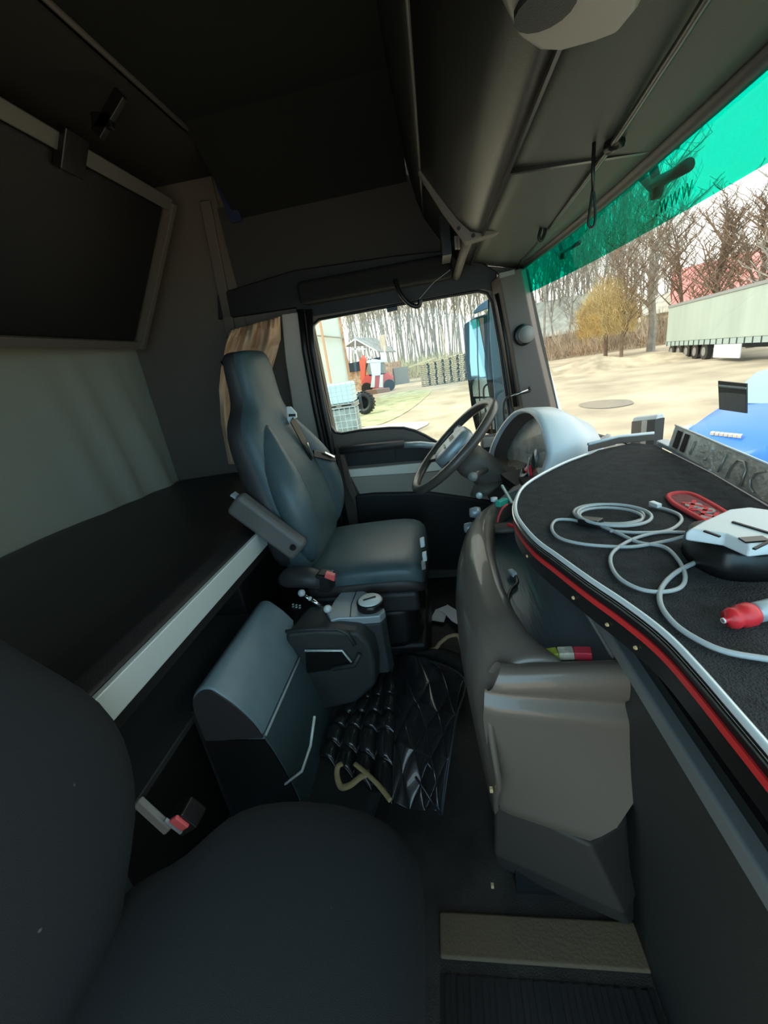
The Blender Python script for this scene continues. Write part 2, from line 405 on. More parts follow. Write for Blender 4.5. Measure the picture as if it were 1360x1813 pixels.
# pale ribs with a gap for slots on the driver's side
yr = 1.62
rb = M()
a, b, c = P(745, 300, y=yr), P(830, 412, y=yr), P(915, 396, y=yr)
rb.loft([[q + Vector((0, dy_, 0)) + n*k for dy_, k in ((-.022*w, 0), (.022*w, 0), (.022*w, 1), (-.022*w, 1))] for q, n, w in
         ((a, Vector((-.01, 0, -.01)), .5), (a.lerp(b, .5), Vector((-.015, 0, -.02)), .9), (b, Vector((-.01, 0, -.03)), 1.3), (b.lerp(c, .5), Vector((0, 0, -.022)), 1.1), (c, Vector((0, 0, -.004)), .3))])
rb.build('shelf_rib', m_pillar, ov, bevel=.005, label='pale grey Y-shaped rib')
M().tube([b + Vector((0, 0, -.01)), P(820, 450, y=1.85), P(808, 490, y=2.08)], .017, 8).build('nose_rail', m_pillar, ov, smooth=True, label='pale grey rail')
for q in ((812, 405), (838, 417)):
    p = P(*q, y=yr-.03); M().lathe([(.006, 0), (.006, .006), (.001, .006)], p, (0, -1, 0), 10).build('screw', m_black, ov)
s_ = M().box(tuple(P(800, 450, y=1.75)), tuple(P(778, 415, y=1.9) + Vector((0, 0, .02)))); s_.build('slot', m_black, ov)
for k in range(2):
    M().box(tuple(P(806+5*k, 440, y=1.7)), tuple(P(808+5*k, 420, y=1.72))).build('slot_bar', m_pillar, ov)
# pale lamp housing under the shelf near the top of the photo
lampc = empty('ceiling_lamp', P(985, 20, z=1.56), 'pale grey rounded lamp housing under the overhead shelf, cut off by the top edge', 'lamp')
mo = M(); base = [P(q[0], q[1], z=1.535) for q in ((850, -120), (880, -20), (905, 30), (945, 58), (990, 60), (1060, 40), (1110, 20), (1150, -30), (1180, -120))]
up_ = [p + Vector((0, 0, .03)) for p in base]; lo = [p*.82 + sum(base, Vector())/9*.18 - Vector((0, 0, .022)) for p in base]
mo.loft([up_, base, lo]); mo.build('lamp_housing', m_grey, lampc, bevel=.006)
M().lathe([(.03, 0), (.03, .006), (.001, .006)], P(965, 5, z=1.51), (0, 0, -1), 16).build('lamp_switch', m_dark, lampc)

# roller blind rod and cords
rod = empty('roller_blind', P(1060, 290, z=1.51), 'thin black roller blind rod below the header', 'blind')
rp = [P(1330, -120, z=1.51), P(1250, 0, z=1.51), P(1180, 110, z=1.51), P(1060, 290, z=1.51), P(960, 420, z=1.51), P(922, 466, z=1.50)]
M().tube(smooth_path(rp, 5), .006, 6).build('rod', m_black, rod, smooth=True)
M().tube(smooth_path([p + Vector((.012, 0, .012)) for p in rp], 5), .003, 6).build('cord', m_dark, rod, smooth=True)
M().tube([P(1076, 262, z=1.51), P(1100, 248, z=1.51)], .012, 8).build('bracket', m_black, rod, smooth=True)
lp = empty('pull_cord', P(1050, 255, z=1.51), 'black pull cord with a loop hanging in front of the green strip', 'cord')
q0 = P(1052, 255, z=1.52)
def inY(px, py, y0=q0.y): return P(px, py, y=y0)
M().tube([inY(1052, 252), inY(1050, 300), inY(1050, 340)], .0035, 6).build('cord', m_black, lp, smooth=True)
M().tube(smooth_path([inY(1050, 335), inY(1054, 372), inY(1052, 398), inY(1045, 402), inY(1042, 392), inY(1046, 360)], 5, True), .0025, 6, closed=True).build('loop', m_black, lp, smooth=True)
l2 = M(); y0 = P(962, 400, z=1.52).y
l2.tube(smooth_path([P(965, 400, y=y0), P(964, 415, y=y0), P(958, 427, y=y0), P(954, 420, y=y0), P(958, 404, y=y0)], 4), .005, 6)
tag(l2.build('blind_clip', m_black, smooth=True, loc=P(960, 412, y=y0)), 'small black clip hanging on the blind rod near the driver side', 'clip')

# outside sun visor brackets, seen through the green strip
m_brk = mat('dark_bracket', (.02, .02, .02), .5)
def bracket(px, py, s, x, lab):
    y0 = P(px, py, x=x).y; c = P(px, py, x=x)
    e = empty('visor_bracket', c, lab, 'bracket', 'sun visor brackets outside the windscreen')
    def q(a, b): return P(px+a*s, py+b*s, x=x)
    m = M()
    m.bar(q(-44, -45), q(0, 0), .014*s*1.4, .014, (1, 0, 0)); m.bar(q(-14, -75), q(2, -10), .016*s*1.4, .014, (1, 0, 0))
    m.build('bracket_arm', m_brk, e, bevel=.003)
    M().tube([q(-4, -14), q(30, -32), q(56, -48)], [.015*s, .013*s, .015*s], 10).build('pin', m_brk, e, smooth=True)
    M().lathe([(.022*s, -.008), (.022*s, .008), (.008*s, .008), (.008*s, -.008)], q(0, -4), (1, 0, 0), 16).build('eye', m_brk, e, smooth=True)
bracket(1163, 340, 1.0, .62, 'larger nearer dark bracket seen through the green strip of the windscreen')
bracket(995, 456, .55, .60, 'smaller farther dark bracket seen through the green strip near the driver pillar')

# ------------------------------------------------------------------ upper bunk, folded to the rear wall
ub = empty('upper_bunk', (-1.2, 1.0, 1.5), 'dark upper bunk with a pale metal edge tilted up against the rear wall', 'bunk')
A, B = P(303, 358, y=1.98), P(247, 618, y=1.98)
fr = [(A.x, A.z), (B.x, B.z)]
def ubp(y, t, d=0):
    n = Vector((B.z-A.z, 0, -(B.x-A.x))).normalized()
    if n.x < 0: n = -n
    p = Vector((A.x + (B.x-A.x)*t, y, A.z + (B.z-A.z)*t)); return p - n*d
M().loft([[ubp(y, .04, .0), ubp(y, .96, .0), ubp(y, .96, .09), ubp(y, .04, .09)] for y in (-.12, 1.95)]).build('bunk_pad', m_bunk, ub, bevel=.02)
M().loft([[ubp(y, -.02, -.012), ubp(y, .055, -.012), ubp(y, .055, .05), ubp(y, -.02, .05)] for y in (-.13, 1.97)]).build('front_rail', mat('dull_aluminium', (.17, .165, .15), .5, metal=.3), ub, bevel=.004)
M().loft([[ubp(y, .945, -.01), ubp(y, 1.0, -.01), ubp(y, 1.0, .05), ubp(y, .945, .05)] for y in (-.13, 1.97)]).build('rear_rail', m_wallS, ub, bevel=.004)
M().bar(ubp(1.975, 0, .0), ubp(1.975, .99, .0), .03, .05, (1, 0, 0)).build('side_rail', m_wallS, ub, bevel=.004)
y1 = 1.45
M().bar(ubp(y1, -.05, -.015), ubp(y1, .12, -.015), .09, .03, (1, 0, 0)).build('latch', m_black, ub, bevel=.004)
st = M(); st.bar(P(172, 240, y=1.45), P(215, 165, y=1.45), .035, .02, (0, 1, 0)); st.bar(P(165, 215, y=1.45), P(200, 215, y=1.45), .04, .02, (0, 1, 0))
st.build('strap', m_black, ub, bevel=.004)
sp = P(415, 375, y=2.07)
tag(M().loft([[Vector((sp.x+a*w, sp.y-.01, sp.z+h)), Vector((sp.x+a*w+w2, sp.y-.01, sp.z+h)), Vector((sp.x+a*w+w2, sp.y, sp.z+h)), Vector((sp.x+a*w, sp.y, sp.z+h))] for a, w, w2, h in ((1, -.07, .02, .22), (1, -.05, .03, .1), (1, -.03, .05, 0), (1, -.02, .05, -.04))]).build('hanging_strap', mat('dark_blue_webbing', (.015, .03, .09), .8), loc=sp), 'dark blue strap hanging at the rear edge of the grey side liner', 'strap')

# ------------------------------------------------------------------ lower bunk
lb = empty('lower_bunk', (-1.15, 1.0, .0), 'black mattress bunk with a bright aluminium front rail behind the seats', 'bunk')
def mt(u, v):
    y = -.18 + 2.26*v
    prof = [(-1.64, .70), (-1.60, .745), (-1.2, .76), (-.78, .757), (-.70, .745), (-.665, .72), (-.655, .69), (-.655, .66)]
    k = u*(len(prof)-1); x = np.interp(k, range(len(prof)), [p[0] for p in prof]); z = np.interp(k, range(len(prof)), [p[1] for p in prof])
    xr = rear((y+.2)/2.4, .35)[0] + .02
    return (max(x, xr), y, z)
M().grid(mt, 35, 24).build('mattress', m_bunk, lb, smooth=True)
M().box((-1.62, -.18, .62), (-.66, 2.08, .70)).build('bunk_board', m_dark, lb)
M().box((-.66, .3, .655), (-.645, 2.08, .72)).build('front_rail', m_alu, lb, bevel=.003, label='bright aluminium front rail')
M().box((-1.0, -.18, 0), (-.97, 2.08, .62)).build('under_bunk_panel', m_dark, lb)
M().box((-.97, .48, .38), (-.72, 1.25, .40)).build('locker_lid', m_dash2, lb, bevel=.004)
M().box((-.97, 1.25, 0), (-.78, 2.06, .6)).build('side_locker', m_dark, lb, bevel=.01)
M().box((-.97, .48, 0), (-.74, 1.24, .38)).build('centre_locker', m_dark, lb)

# ------------------------------------------------------------------ driver's seat
ds = empty('driver_seat', (-.35, 1.54, 0), 'blue-grey leatherette driver seat with one-piece headrest behind the steering wheel', 'seat')
def seat_back(secs, yc, m, parent, name='backrest', n=28):
    rings = []
    cs = [Vector((s[0], 0, s[1])) for s in secs]
    for i, (x, z, hw, hd_) in enumerate(secs):
        d = (cs[min(i+1, len(cs)-1)] - cs[max(i-1, 0)]).normalized(); nrm = Vector((d.z, 0, -d.x))
        rings.append(sq_ring((x, yc, z), hd_, hw, nrm, (0, 1, 0), n, 3.0))
    mb = M(); mb.loft(rings); return mb.build(name, m, parent, sub=1)
bk = [(-.56, .50, .19, .03), (-.565, .52, .235, .07), (-.575, .60, .262, .09), (-.585, .72, .27, .09), (-.612, .84, .255, .085), (-.638, .93, .232, .08), (-.655, 1.01, .222, .072), (-.66, 1.07, .205, .062), (-.658, 1.105, .16, .055), (-.656, 1.14, .132, .052), (-.656, 1.19, .126, .050), (-.658, 1.25, .122, .048), (-.66, 1.295, .112, .045), (-.66, 1.312, .09, .025)]
seat_back(bk, 1.54, m_leather, ds)
rb_ = [(x-.028, z, w+.006, hd_*.85) for x, z, w, hd_ in bk[1:]]
seat_back(rb_, 1.54, m_leatherd, ds, 'back_shell')
# side bolsters and central panel
for sgn in (-1, 1):
    pts = [(-.53, 1.54+sgn*.19, .56), (-.515, 1.54+sgn*.215, .66), (-.535, 1.54+sgn*.215, .80), (-.58, 1.54+sgn*.175, .93), (-.625, 1.54+sgn*.12, 1.05)]
    M().tube(smooth_path(pts, 5), [.03]*0 or [.025+.04*math.sin(PI*i/20) for i in range(21)], 12).build('side_bolster', m_leather, ds, smooth=True)
M().tube(smooth_path([P(463, 738, y=1.50), P(475, 733, y=1.53), P(488, 730, y=1.57), P(500, 724, y=1.60)], 4), .0022, 6).build('worn_seam', mat('worn_piping', (.4, .45, .46), .6), ds, smooth=True)
cq = M()
rings = []
for x, z, w, hh in ((-.56, .47, .235, .05), (-.53, .475, .245, .06), (-.40, .478, .25, .06), (-.24, .485, .25, .06), (-.15, .48, .245, .06), (-.115, .465, .235, .045), (-.105, .45, .21, .02)):
    rings.append(sq_ring((x, 1.53, z), hh, w, (0, 0, 1), (0, 1, 0), 28, 3.6))
cq.loft(rings).build('cushion', m_leather, ds, sub=1)
M().loft([sq_ring((x, 1.53, z-.032), hh*.72, w+.007, (0, 0, 1), (0, 1, 0), 28, 3.6) for x, z, w, hh in ((-.56, .47, .235, .05), (-.53, .475, .245, .06), (-.40, .478, .25, .06), (-.24, .485, .25, .06), (-.15, .48, .245, .06), (-.115, .465, .235, .045), (-.101, .45, .21, .02))]).build('cushion_side', mat('brown_black_side', (.035, .028, .026), .5), ds, sub=1)
M().box((-.56, 1.29, .33), (-.135, 1.77, .42)).build('seat_frame', m_leatherd, ds, bevel=.02)
bl = M(); bl.loft([sq_ring((-.34, 1.53, z), .19+dx, .21+dx, (1, 0, 0), (0, 1, 0), 28, 5) for z, dx in ((.34, 0), (.31, .012), (.28, 0), (.25, .012), (.22, 0), (.19, .012), (.16, 0))])
bl.build('suspension_bellows', m_seal, ds, smooth=True)
M().box((-.56, 1.32, .0), (-.13, 1.75, .17)).build('seat_base', m_dark, ds, bevel=.02)
M().prism([P(712, 1064, y=1.31), P(738, 1058, y=1.31), P(738, 1063, y=1.31), P(712, 1070, y=1.31)], (0, -.01, 0)).build('height_lever', m_silver, ds)
e1, e2 = P(415, 887, y=1.24), P(533, 975, y=1.24)
M().bar(e1, e2, .055, .085, (0, 0, 1)).build('armrest', mat('armrest_plastic', (.13, .125, .12), .5, bump=.1), ds, bevel=.018, seg=4)
p = P(519, 969, y=1.21); M().lathe([(.011, 0), (.011, .004), (.001, .004)], p, (0, -1, 0), 12).build('armrest_bolt', m_black, ds)
M().bar(P(412, 874, y=1.24), P(440, 893, y=1.24), .03, .008).build('armrest_catch', m_silver, ds)
for q, c in (((748, 960), m_white), ((752, 985), m_white), ((750, 1000), m_grey)):
    M().obox(P(*q, y=1.33), (.008, 0, .002), (0, .01, 0), (0, 0, .016)).build('adjuster_knob', c, ds, bevel=.003)
# belt guide on the shoulder
bgp = M().prism([P(507, 720, y=1.60), P(514, 720, y=1.60), P(524, 731, y=1.60), P(525, 740, y=1.60), P(516, 745, y=1.60), P(516, 750, y=1.60), P(509, 750, y=1.60)], (0, .012, 0))
bgp.build('belt_guide', m_white, ds, bevel=.002, label='white plastic belt guide')
M().prism([P(511, 733, y=1.595), P(523, 733, y=1.595), P(523, 737, y=1.595), P(511, 738, y=1.595)], (0, .004, 0)).build('belt_slot', m_black, ds)
blt = M().bar(P(517, 742, y=1.585), P(553, 810, y=1.64), .05, .004, (1, 0, 0)).build('driver_seat_belt', m_black, loc=P(530, 770, y=1.74))
tag(blt, 'black seat belt webbing running down from the guide on the driver seat shoulder', 'seat belt')
M().bar(P(555, 803, y=1.64), P(594, 812, y=1.74), .03, .008, (1, 0, 0)).build('belt_tongue', m_black, blt, bevel=.002)
M().bar(P(575, 801, y=1.68), P(592, 809, y=1.72), .008, .004, (1, 0, 0)).build('tongue_plate', m_chrome, blt)
M().bar(P(543, 784, y=1.61), P(554, 808, y=1.63), .012, .008, (1, 0, 0)).build('belt_stopper', m_chrome, blt)
# buckle stalk
bu = empty('driver_belt_buckle', P(560, 1030, y=1.18), 'seat belt buckle with red button on a thick grey stalk beside the driver cushion', 'seat belt buckle')
p0, p1, p2 = P(512, 1022, y=1.2), P(545, 1022, y=1.19), P(572, 1028, y=1.18)
M().tube([p0 + Vector((-.03, .03, -.02)), p0, p1, p2], [.03, .042, .042, .034], 14, flat=.8).build('stalk', m_leatherd, bu, smooth=True)
M().bar(p1.lerp(p2, .7), P(590, 1030, y=1.175), .05, .065).build('buckle_body', m_black, bu, bevel=.008)
M().prism([P(576, 1015, y=1.14), P(592, 1020, y=1.14), P(592, 1030, y=1.14), P(574, 1023, y=1.14)], (0, .02, 0)).build('release_button', m_redclip, bu, bevel=.002, label='red button')

# ------------------------------------------------------------------ curtain
cu = M()
def curt(u, v):
    L = [(408, 585), (400, 610), (392, 650), (388, 690), (392, 750), (405, 822)]; Rr = [(496, 560), (497, 600), (487, 635), (470, 690), (462, 760), (460, 822)]
    k = v*5; lx = np.interp(k, range(6), [q[0] for q in L]); ly = np.interp(k, range(6), [q[1] for q in L]); rx = np.interp(k, range(6), [q[0] for q in Rr]); ry = np.interp(k, range(6), [q[1] for q in Rr])
    px = lx+(rx-lx)*u; py = ly+(ry-ly)*u
    bulge = 1.0 if v < .28 else .55
    return P(px, py, y=2.03 - bulge*(.035*math.sin(u*PI*5 + 2.5*math.sin(v*4)) + .012*math.sin(u*PI*13+v*5) + .010*math.sin(u*PI*23+2*v)*(v < .1)) - .03*math.sin(min(1, v/.28)*PI)*(v < .28))
cuo = cu.grid(curt, 90, 60).build('curtain', m_curtain, smooth=True, solid=.003, loc=(-.85, 2.03, .8))
tag(cuo, 'beige curtain gathered behind the driver seat headrest', 'curtain')
M().tube([P(392, 640, y=1.97), P(402, 655, y=1.96), P(418, 662, y=1.97)], .008, 8, flat=.5).build('tie_band', m_black, cuo, smooth=True)

# ------------------------------------------------------------------ passenger seat in the foreground
ps = empty('passenger_seat', (-.3, .22, 0), 'black cloth passenger seat filling the lower left foreground', 'seat')
secs = [(-.57, .45, .12, .05), (-.58, .52, .15, .07), (-.58, .585, .22, .08), (-.59, .65, .255, .08), (-.60, .72, .268, .08), (-.615, .79, .258, .075), (-.625, .87, .222, .07), (-.635, .95, .195, .065), (-.65, 1.02, .165, .06), (-.66, 1.12, .145, .05), (-.66, 1.22, .125, .05), (-.66, 1.27, .09, .03)]
seat_back(secs, .20, m_cloth, ps, n=36)
rings = []
for x, z, w, hh, yc in ((-.60, .45, .13, .04, .18), (-.55, .455, .20, .05, .18), (-.50, .458, .215, .052, .18), (-.465, .464, .235, .058, .19), (-.43, .472, .258, .066, .205), (-.38, .478, .262, .074, .218), (-.29, .478, .262, .078, .225), (-.19, .475, .255, .076, .22), (-.13, .465, .235, .07, .215), (-.10, .45, .215, .055, .21), (-.09, .43, .18, .025, .2)):
    rings.append(sq_ring((x, yc, z), hh, w, (0, 0, 1), (0, 1, 0), 36, 3.0))
M().loft(rings).build('cushion', m_cloth, ps, sub=1)
M().box((-.50, .02, .0), (-.16, .42, .41)).build('seat_base', m_dark, ps, bevel=.03)
pb = empty('passenger_belt_buckle', P(300, 1460, y=.47), 'seat belt buckle with a red button beside the foreground passenger seat', 'seat belt buckle')
a = P(243, 1418, y=.50); b = P(300, 1470, y=.485)
M().bar(a, b, .012, .04).build('strap_sleeve', m_grey, pb, bevel=.004)
c = P(316, 1457, y=.46)
dU = (P(342, 1450, y=.46)-P(316, 1430, y=.46)).normalized(); dV = Vector((0, 1, 0)).cross(dU).normalized()
if dV.z < 0: dV = -dV
M().obox(c + Vector((0, .02, -.012)), dU*.021, (0, .018, 0), dV*.026).build('buckle_body', m_black, pb, bevel=.004)
M().obox(c + Vector((.002, .0, .0)), dU*.016, (0, .004, 0), dV*.011).build('release_button', m_redclip, pb, bevel=.003, label='red button')
M().obox(c + Vector((0, .0, 0)) - dV*.016, dU*.02, (0, .003, 0), dV*.003).build('buckle_slot', m_silver, pb)

# ------------------------------------------------------------------ padded fridge drawer between the seats
fb = empty('padded_drawer_box', (-.6, .93, 0), 'large blue-grey padded drawer front standing between the two seats', 'storage box')
prof = [(-.70, .33), (-.70, .43), (-.69, .475), (-.66, .503), (-.635, .505), (-.615, .49), (-.58, .45), (-.545, .39), (-.53, .34)]
prof2 = [(-.53, .34), (-.515, .29), (-.50, .22), (-.485, .12), (-.48, .04)]
def px_loft(pf, y0, y1, extra, name, m, inset=.012, label=None):
    rings = []
    for y, s in ((y0, .0), (y0+.008, 1), (y1-.008, 1), (y1, 0)):
        cx = sum(p[0] for p in pf+extra)/len(pf+extra); cz = sum(p[1] for p in pf+extra)/len(pf+extra)
        rings.append([Vector((p[0]+(cx-p[0])*(0 if s else .04), y, p[1]+(cz-p[1])*(0 if s else .03))) for p in pf+extra])
    return M().loft(rings).build(name, m, fb, bevel=.006, label=label)
px_loft(smooth_path([(a, 0, b) for a, b in prof], 3) and [(p.x, p.z) for p in smooth_path([(a, 0, b) for a, b in prof], 3)], .76, 1.16, [], 'padded_lid', mat('highlit_leatherette', (.19, .27, .30), .3, bump=.12, scale=350, var=.12, vscale=9))  # lighter copy of the front's leatherette, the lid's highlight put into the colour
M().prism([(p.x, .757, p.z) for p in smooth_path([(a*.97-.018, 0, b*.97+.008) for a, b in prof], 3)], (0, .004, 0)).build('lid_end_cap', m_leatherd, fb)
M().prism([(-.70, .757, .04), (-.70, .757, .33), (-.53, .757, .33), (-.515, .757, .28), (-.50, .757, .21), (-.488, .757, .12), (-.484, .757, .04)], (0, .004, 0)).build('side_panel', m_black, fb)
px_loft([(p.x, p.z) for p in smooth_path([(a, 0, b) for a, b in prof2], 3)], .76, 1.16, [(-.70, .04), (-.70, .33)], 'padded_front', m_leather)
M().tube([(-.527, .765, .338), (-.527, 1.155, .338)], .004, 6).build('piping', mat('worn_piping', (.4, .45, .46), .6), fb, smooth=True)
M().box((-.72, .77, .02), (-.69, 1.15, .42)).build('box_body', m_dark, fb)
M().tube([P(557, 1268, y=.80), P(550, 1320, y=.76), P(535, 1365, y=.74), P(505, 1388, y=.74)], .004, 6).build('floor_rail', m_alu, fb, smooth=True)

# ------------------------------------------------------------------ centre console with brake levers and dial
cc = empty('centre_console', (-.4, 1.1, 0), 'dark console with silver top, round dial and small levers beside the driver seat', 'console')
side = [P(q[0], q[1], y=1.06) for q in ((505, 1122), (560, 1116), (600, 1118), (632, 1120), (655, 1140), (664, 1175), (664, 1215), (630, 1245), (560, 1262), (505, 1266))]
dx = Vector((.025, .17, -.01))
M().loft([side, [p + dx for p in side]]).build('console_body', m_dash2, cc, bevel=.015, seg=3)
top = [P(*q, z=.445) for q in ((578, 1085), (592, 1062), (605, 1046), (640, 1044), (672, 1058), (682, 1080), (672, 1090), (650, 1092), (600, 1094), (585, 1098))]
M().prism(top, (0, 0, -.03)).build('console_top', m_silver, cc, bevel=.006, label='silver top plate')
M().prism([p + Vector((0, 0, -.03)) for p in top], (0, 0, -.20)).build('console_neck', m_dash2, cc, bevel=.006)
ln = [P(620, 1092, z=.447), P(622, 1070, z=.447), P(632, 1045, z=.447)]
M().tube(ln, .0015, 6).build('top_seam', m_black, cc)
kc = P(656, 1069, z=.455)
M().lathe([(.046, -.015), (.046, .012), (.042, .014)], kc, (0, 0, 1)).build('dial_ring', m_black, cc, smooth=True)
M().lathe([(.040, .0), (.040, .016), (.036, .020), (.001, .021)], kc, (0, 0, 1)).build('dial', m_white, cc, smooth=True, label='round white dial')
M().bar(kc + Vector((-.02, -.01, .022)), kc + Vector((.02, .008, .022)), .006, .003).build('dial_mark', m_dark, cc)
tr = [P(*q, z=.42) for q in ((508, 1078), (540, 1062), (590, 1068), (580, 1100), (556, 1102), (520, 1105))]
M().prism(tr, (0, 0, -.03)).build('lever_plate', m_black, cc, bevel=.004)
for k in range(6):
    q = P(519+6*(k % 3), 1070+4*(k//3)+k % 3, z=.423); M().obox(q, (.003, 0, 0), (0, .003, 0), (0, 0, .001)).build('symbol', m_white, cc)
for aa, bb_, tip, r in (((556, 1068), (534, 1050), (531, 1047), .014), ((572, 1076), (549, 1060), (546, 1058), .008), ((585, 1072), (580, 1078), (583, 1068), .014)):
    A_, B_ = P(*aa, z=.43), P(*bb_, z=.47)
    lv = M().tube([A_, B_], .007, 8).build('lever', m_chrome, cc, smooth=True)
    M().lathe([(.001, -r), (r*.8, -r*.6), (r, 0), (r*.8, r*.6), (.001, r)], B_, (0, 0, 1), 12).build('lever_knob', m_white, lv, smooth=True)
yq = 1.052
fr1 = [P(540, 1152, y=yq), P(606, 1152, y=yq), P(622, 1172, y=yq)]
M().tube(fr1, .004, 6).build('pocket_rim', m_alu, cc, smooth=True, label='bright pocket rim')
M().prism([P(541, 1155, y=yq+.005), P(604, 1155, y=yq+.005), P(620, 1174, y=yq+.005), P(600, 1184, y=yq+.005), P(543, 1192, y=yq+.005)], (0, .012, 0)).build('pocket', m_black, cc)
M().tube([P(588, 1184, y=yq), P(628, 1177, y=yq), P(637, 1158, y=yq)], .008, 8).build('pocket_lip', m_dash2, cc, smooth=True)
M().tube([P(506, 1118, y=1.05), P(552, 1114, y=1.05), P(598, 1114, y=1.05), P(615, 1122, y=1.05), P(628, 1142, y=1.05)], .006, 8).build('upper_ridge', m_dash2, cc, smooth=True)
M().loft([[(-.70, .62, .0), (-.70, 1.26, .0), (-.70, 1.26, .05), (-.70, .62, .05)], [(-.30, .72, .0), (-.18, 1.26, .0), (-.18, 1.26, .05), (-.30, .72, .05)]]).build('tunnel_cover', m_dash2, cc, bevel=.02)

# ------------------------------------------------------------------ dashboard
da = empty('dashboard', (.3, .9, 0), 'grey-brown moulded dashboard with a long open tray and footwell tower', 'dashboard')
plan = [(.555, .075), (.60, .058), (.66, .047), (.75, .040), (.9, .040), (1.0, .048), (1.1, .066), (1.18, .095), (1.24, .135), (1.28, .185), (1.30, .23)]
def dx0(y): return np.interp(y, [p[0] for p in plan], [p[1] for p in plan])
dprof = [(.02, .0), (.0, .12), (-.025, .38), (-.04, .58), (-.035, .66), (-.018, .715), (.005, .742), (.028, .75), (.043, .748), (.05, .738), (.056, .70)]
def dbody(u, v):
    k = u*(len(dprof)-1)
    px_ = np.interp(k, range(len(dprof)), [p[0] for p in dprof]); pz = np.interp(k, range(len(dprof)), [p[1] for p in dprof])
    ys = .545 + .125*max(0, min(1, (.45-pz)/.35))**.8; y = ys + (1.30-ys)*v
    e = max(0, 1-(y-.545)/.09)
    if pz > .62: pz -= .021*e*(pz-.62)/.13
    if px_ > .03: px_ += .035*e*e*(px_-.03)/.026
    return (dx0(y) + px_, y, pz)
pth = [(p.x, p.z) for p in smooth_path([(a, 0, b) for a, b in dprof], 4)]
dprof = pth
M().grid(dbody, len(dprof)-1, 60).build('dash_fascia', m_dash, da, smooth=True, solid=.01)
# tray: rubber floor and front wall
def trayf(u, v):
    y = .555 + .745*v; x0 = dx0(y) + .06; return (x0 + (.30-x0)*u, y, .702 - .01*math.sin(PI*u))
M().grid(trayf, 8, 40).build('tray_floor', mat('tray_rubber', (.11, .14, .155), .28, bump=.2, scale=60, stretch=(1, .1, 1)), da, smooth=True)
M().grid(lambda u, v: (.235+.03*u, .56+.74*v, .705+.09*u), 4, 20).build('tray_front_wall', m_grey, da, smooth=True, solid=.006)
M().tube([(.236, .57, .71), (.236, 1.28, .71)], .004, 6).build('tray_bead', m_grey, da, smooth=True)
M().grid(lambda u, v: (.26+.46*u, -.12+1.40*v, .79+.04*math.sin(u*PI/2)), 8, 10).build('dash_top', m_dash2, da, smooth=True, solid=.01)
# tray end / rounded end cap of the tower facing the passenger
ecp = [(.556, .695), (.553, .718), (.546, .728), (.534, .731), (.522, .725), (.516, .712), (.517, .697), (.524, .682), (.536, .672), (.541, .662), (.535, .650), (.528, .634), (.529, .59), (.528, .5), (.522, .40), (.518, .305), (.55, .297)]
ecp = [(p.y, p.z) for p in smooth_path([(0, a, b) for a, b in ecp], 3)]
def endcap(u, v):
    k = v*(len(ecp)-1); y = np.interp(k, range(len(ecp)), [p[0] for p in ecp]); z = np.interp(k, range(len(ecp)), [p[1] for p in ecp])
    xl = np.interp(z, [.0, .3, .6, .7, .755], [.03, .035, .055, .04, .065]); xr = np.interp(z, [.29, .31, .36, .45, .6, .7, .755], [.19, .205, .24, .268, .28, .28, .26])
    asc = [p for i_, p in enumerate(dprof) if p[0] < .02 and (i_ == 0 or p[1] > dprof[i_-1][1])]
    xl = float(np.interp(z, [p[1] for p in asc], [p[0] for p in asc])) + dx0(.6) + .006
    xx_ = xl + (xr-xl)*u
    y += float(np.interp(z, [.34, .64], [1, 0]))*(.085-.33*(xx_-.04))
    z += float(np.interp(z, [.5, .61, .67, .705], [0, 1, 1, 0]))*(.012-.035*u)
    if u < .5: y += .006*(1-2*u)**8
    return (xl + (xr-xl)*u, y, z)
M().grid(endcap, 30, len(ecp)-1).build('tower_cover', m_dash, da, smooth=True)
M().loft([[(.035, .615, .305), (.12, .585, .303), (.20, .545, .30), (.30, .60, .30), (.30, .9, .30), (.05, .9, .30)],
          [(.024, .605, .16), (.15, .558, .155), (.255, .515, .15), (.32, .58, .15), (.32, .9, .15), (.05, .9, .15)],
          [(.026, .615, .145), (.15, .568, .14), (.255, .525, .135), (.32, .58, .135), (.32, .9, .135), (.05, .9, .135)],
          [(.03, .66, .03), (.17, .60, .03), (.29, .555, .03), (.33, .6, .03), (.33, .9, .03), (.05, .9, .03)]]).build('tower_lower_lip', mat('lip_plastic', (.036, .029, .024), .6), da, bevel=.008, seg=3)
M().box((.07, .62, 0), (.72, 1.25, .69)).build('tower_core', m_dark, da)
# seams
sm = [(dx0(y)-.038+.0, y, .655) for y in np.linspace(.60, 1.27, 24)]
M().tube(sm, .0016, 6).build('fascia_seam', m_black, da)
# passenger side: knee panel and grey edge strip
def knee(u, v):
    y = -.1 + .67*u; return (.235 + .075*(1-v), y, .80*v)
M().grid(knee, 10, 8).build('knee_panel', mat('knee_plastic', (.022, .024, .022), .6, bump=.15, scale=600), da, smooth=True, solid=.012)
M().box((.205, -.1, .775), (.232, .62, .80)).build('edge_strip', mat('slate_strip', (.13, .145, .145), .4), da, bevel=.004, label='slate grey edge strip')
M().box((.22, -.1, .80), (.30, 1.26, .815)).build('dash_gap', m_black, da)
M().box((-.11, .495, .0), (.33, .575, .012)).build('foot_ledge', mat('brown_footwell_lining', (.13, .095, .055), .85, bump=.2), da, bevel=.008, label='brown lined ledge')
for q in ((870, 1398), (872, 1568), (858, 1275), (866, 1318)):
    p = P(*q, y=.575 if q[1] > 1330 else .7); M().obox(p, (.003, 0, 0), (0, .003, 0), (0, 0, .005)).build('chip_mark', m_beige, da)
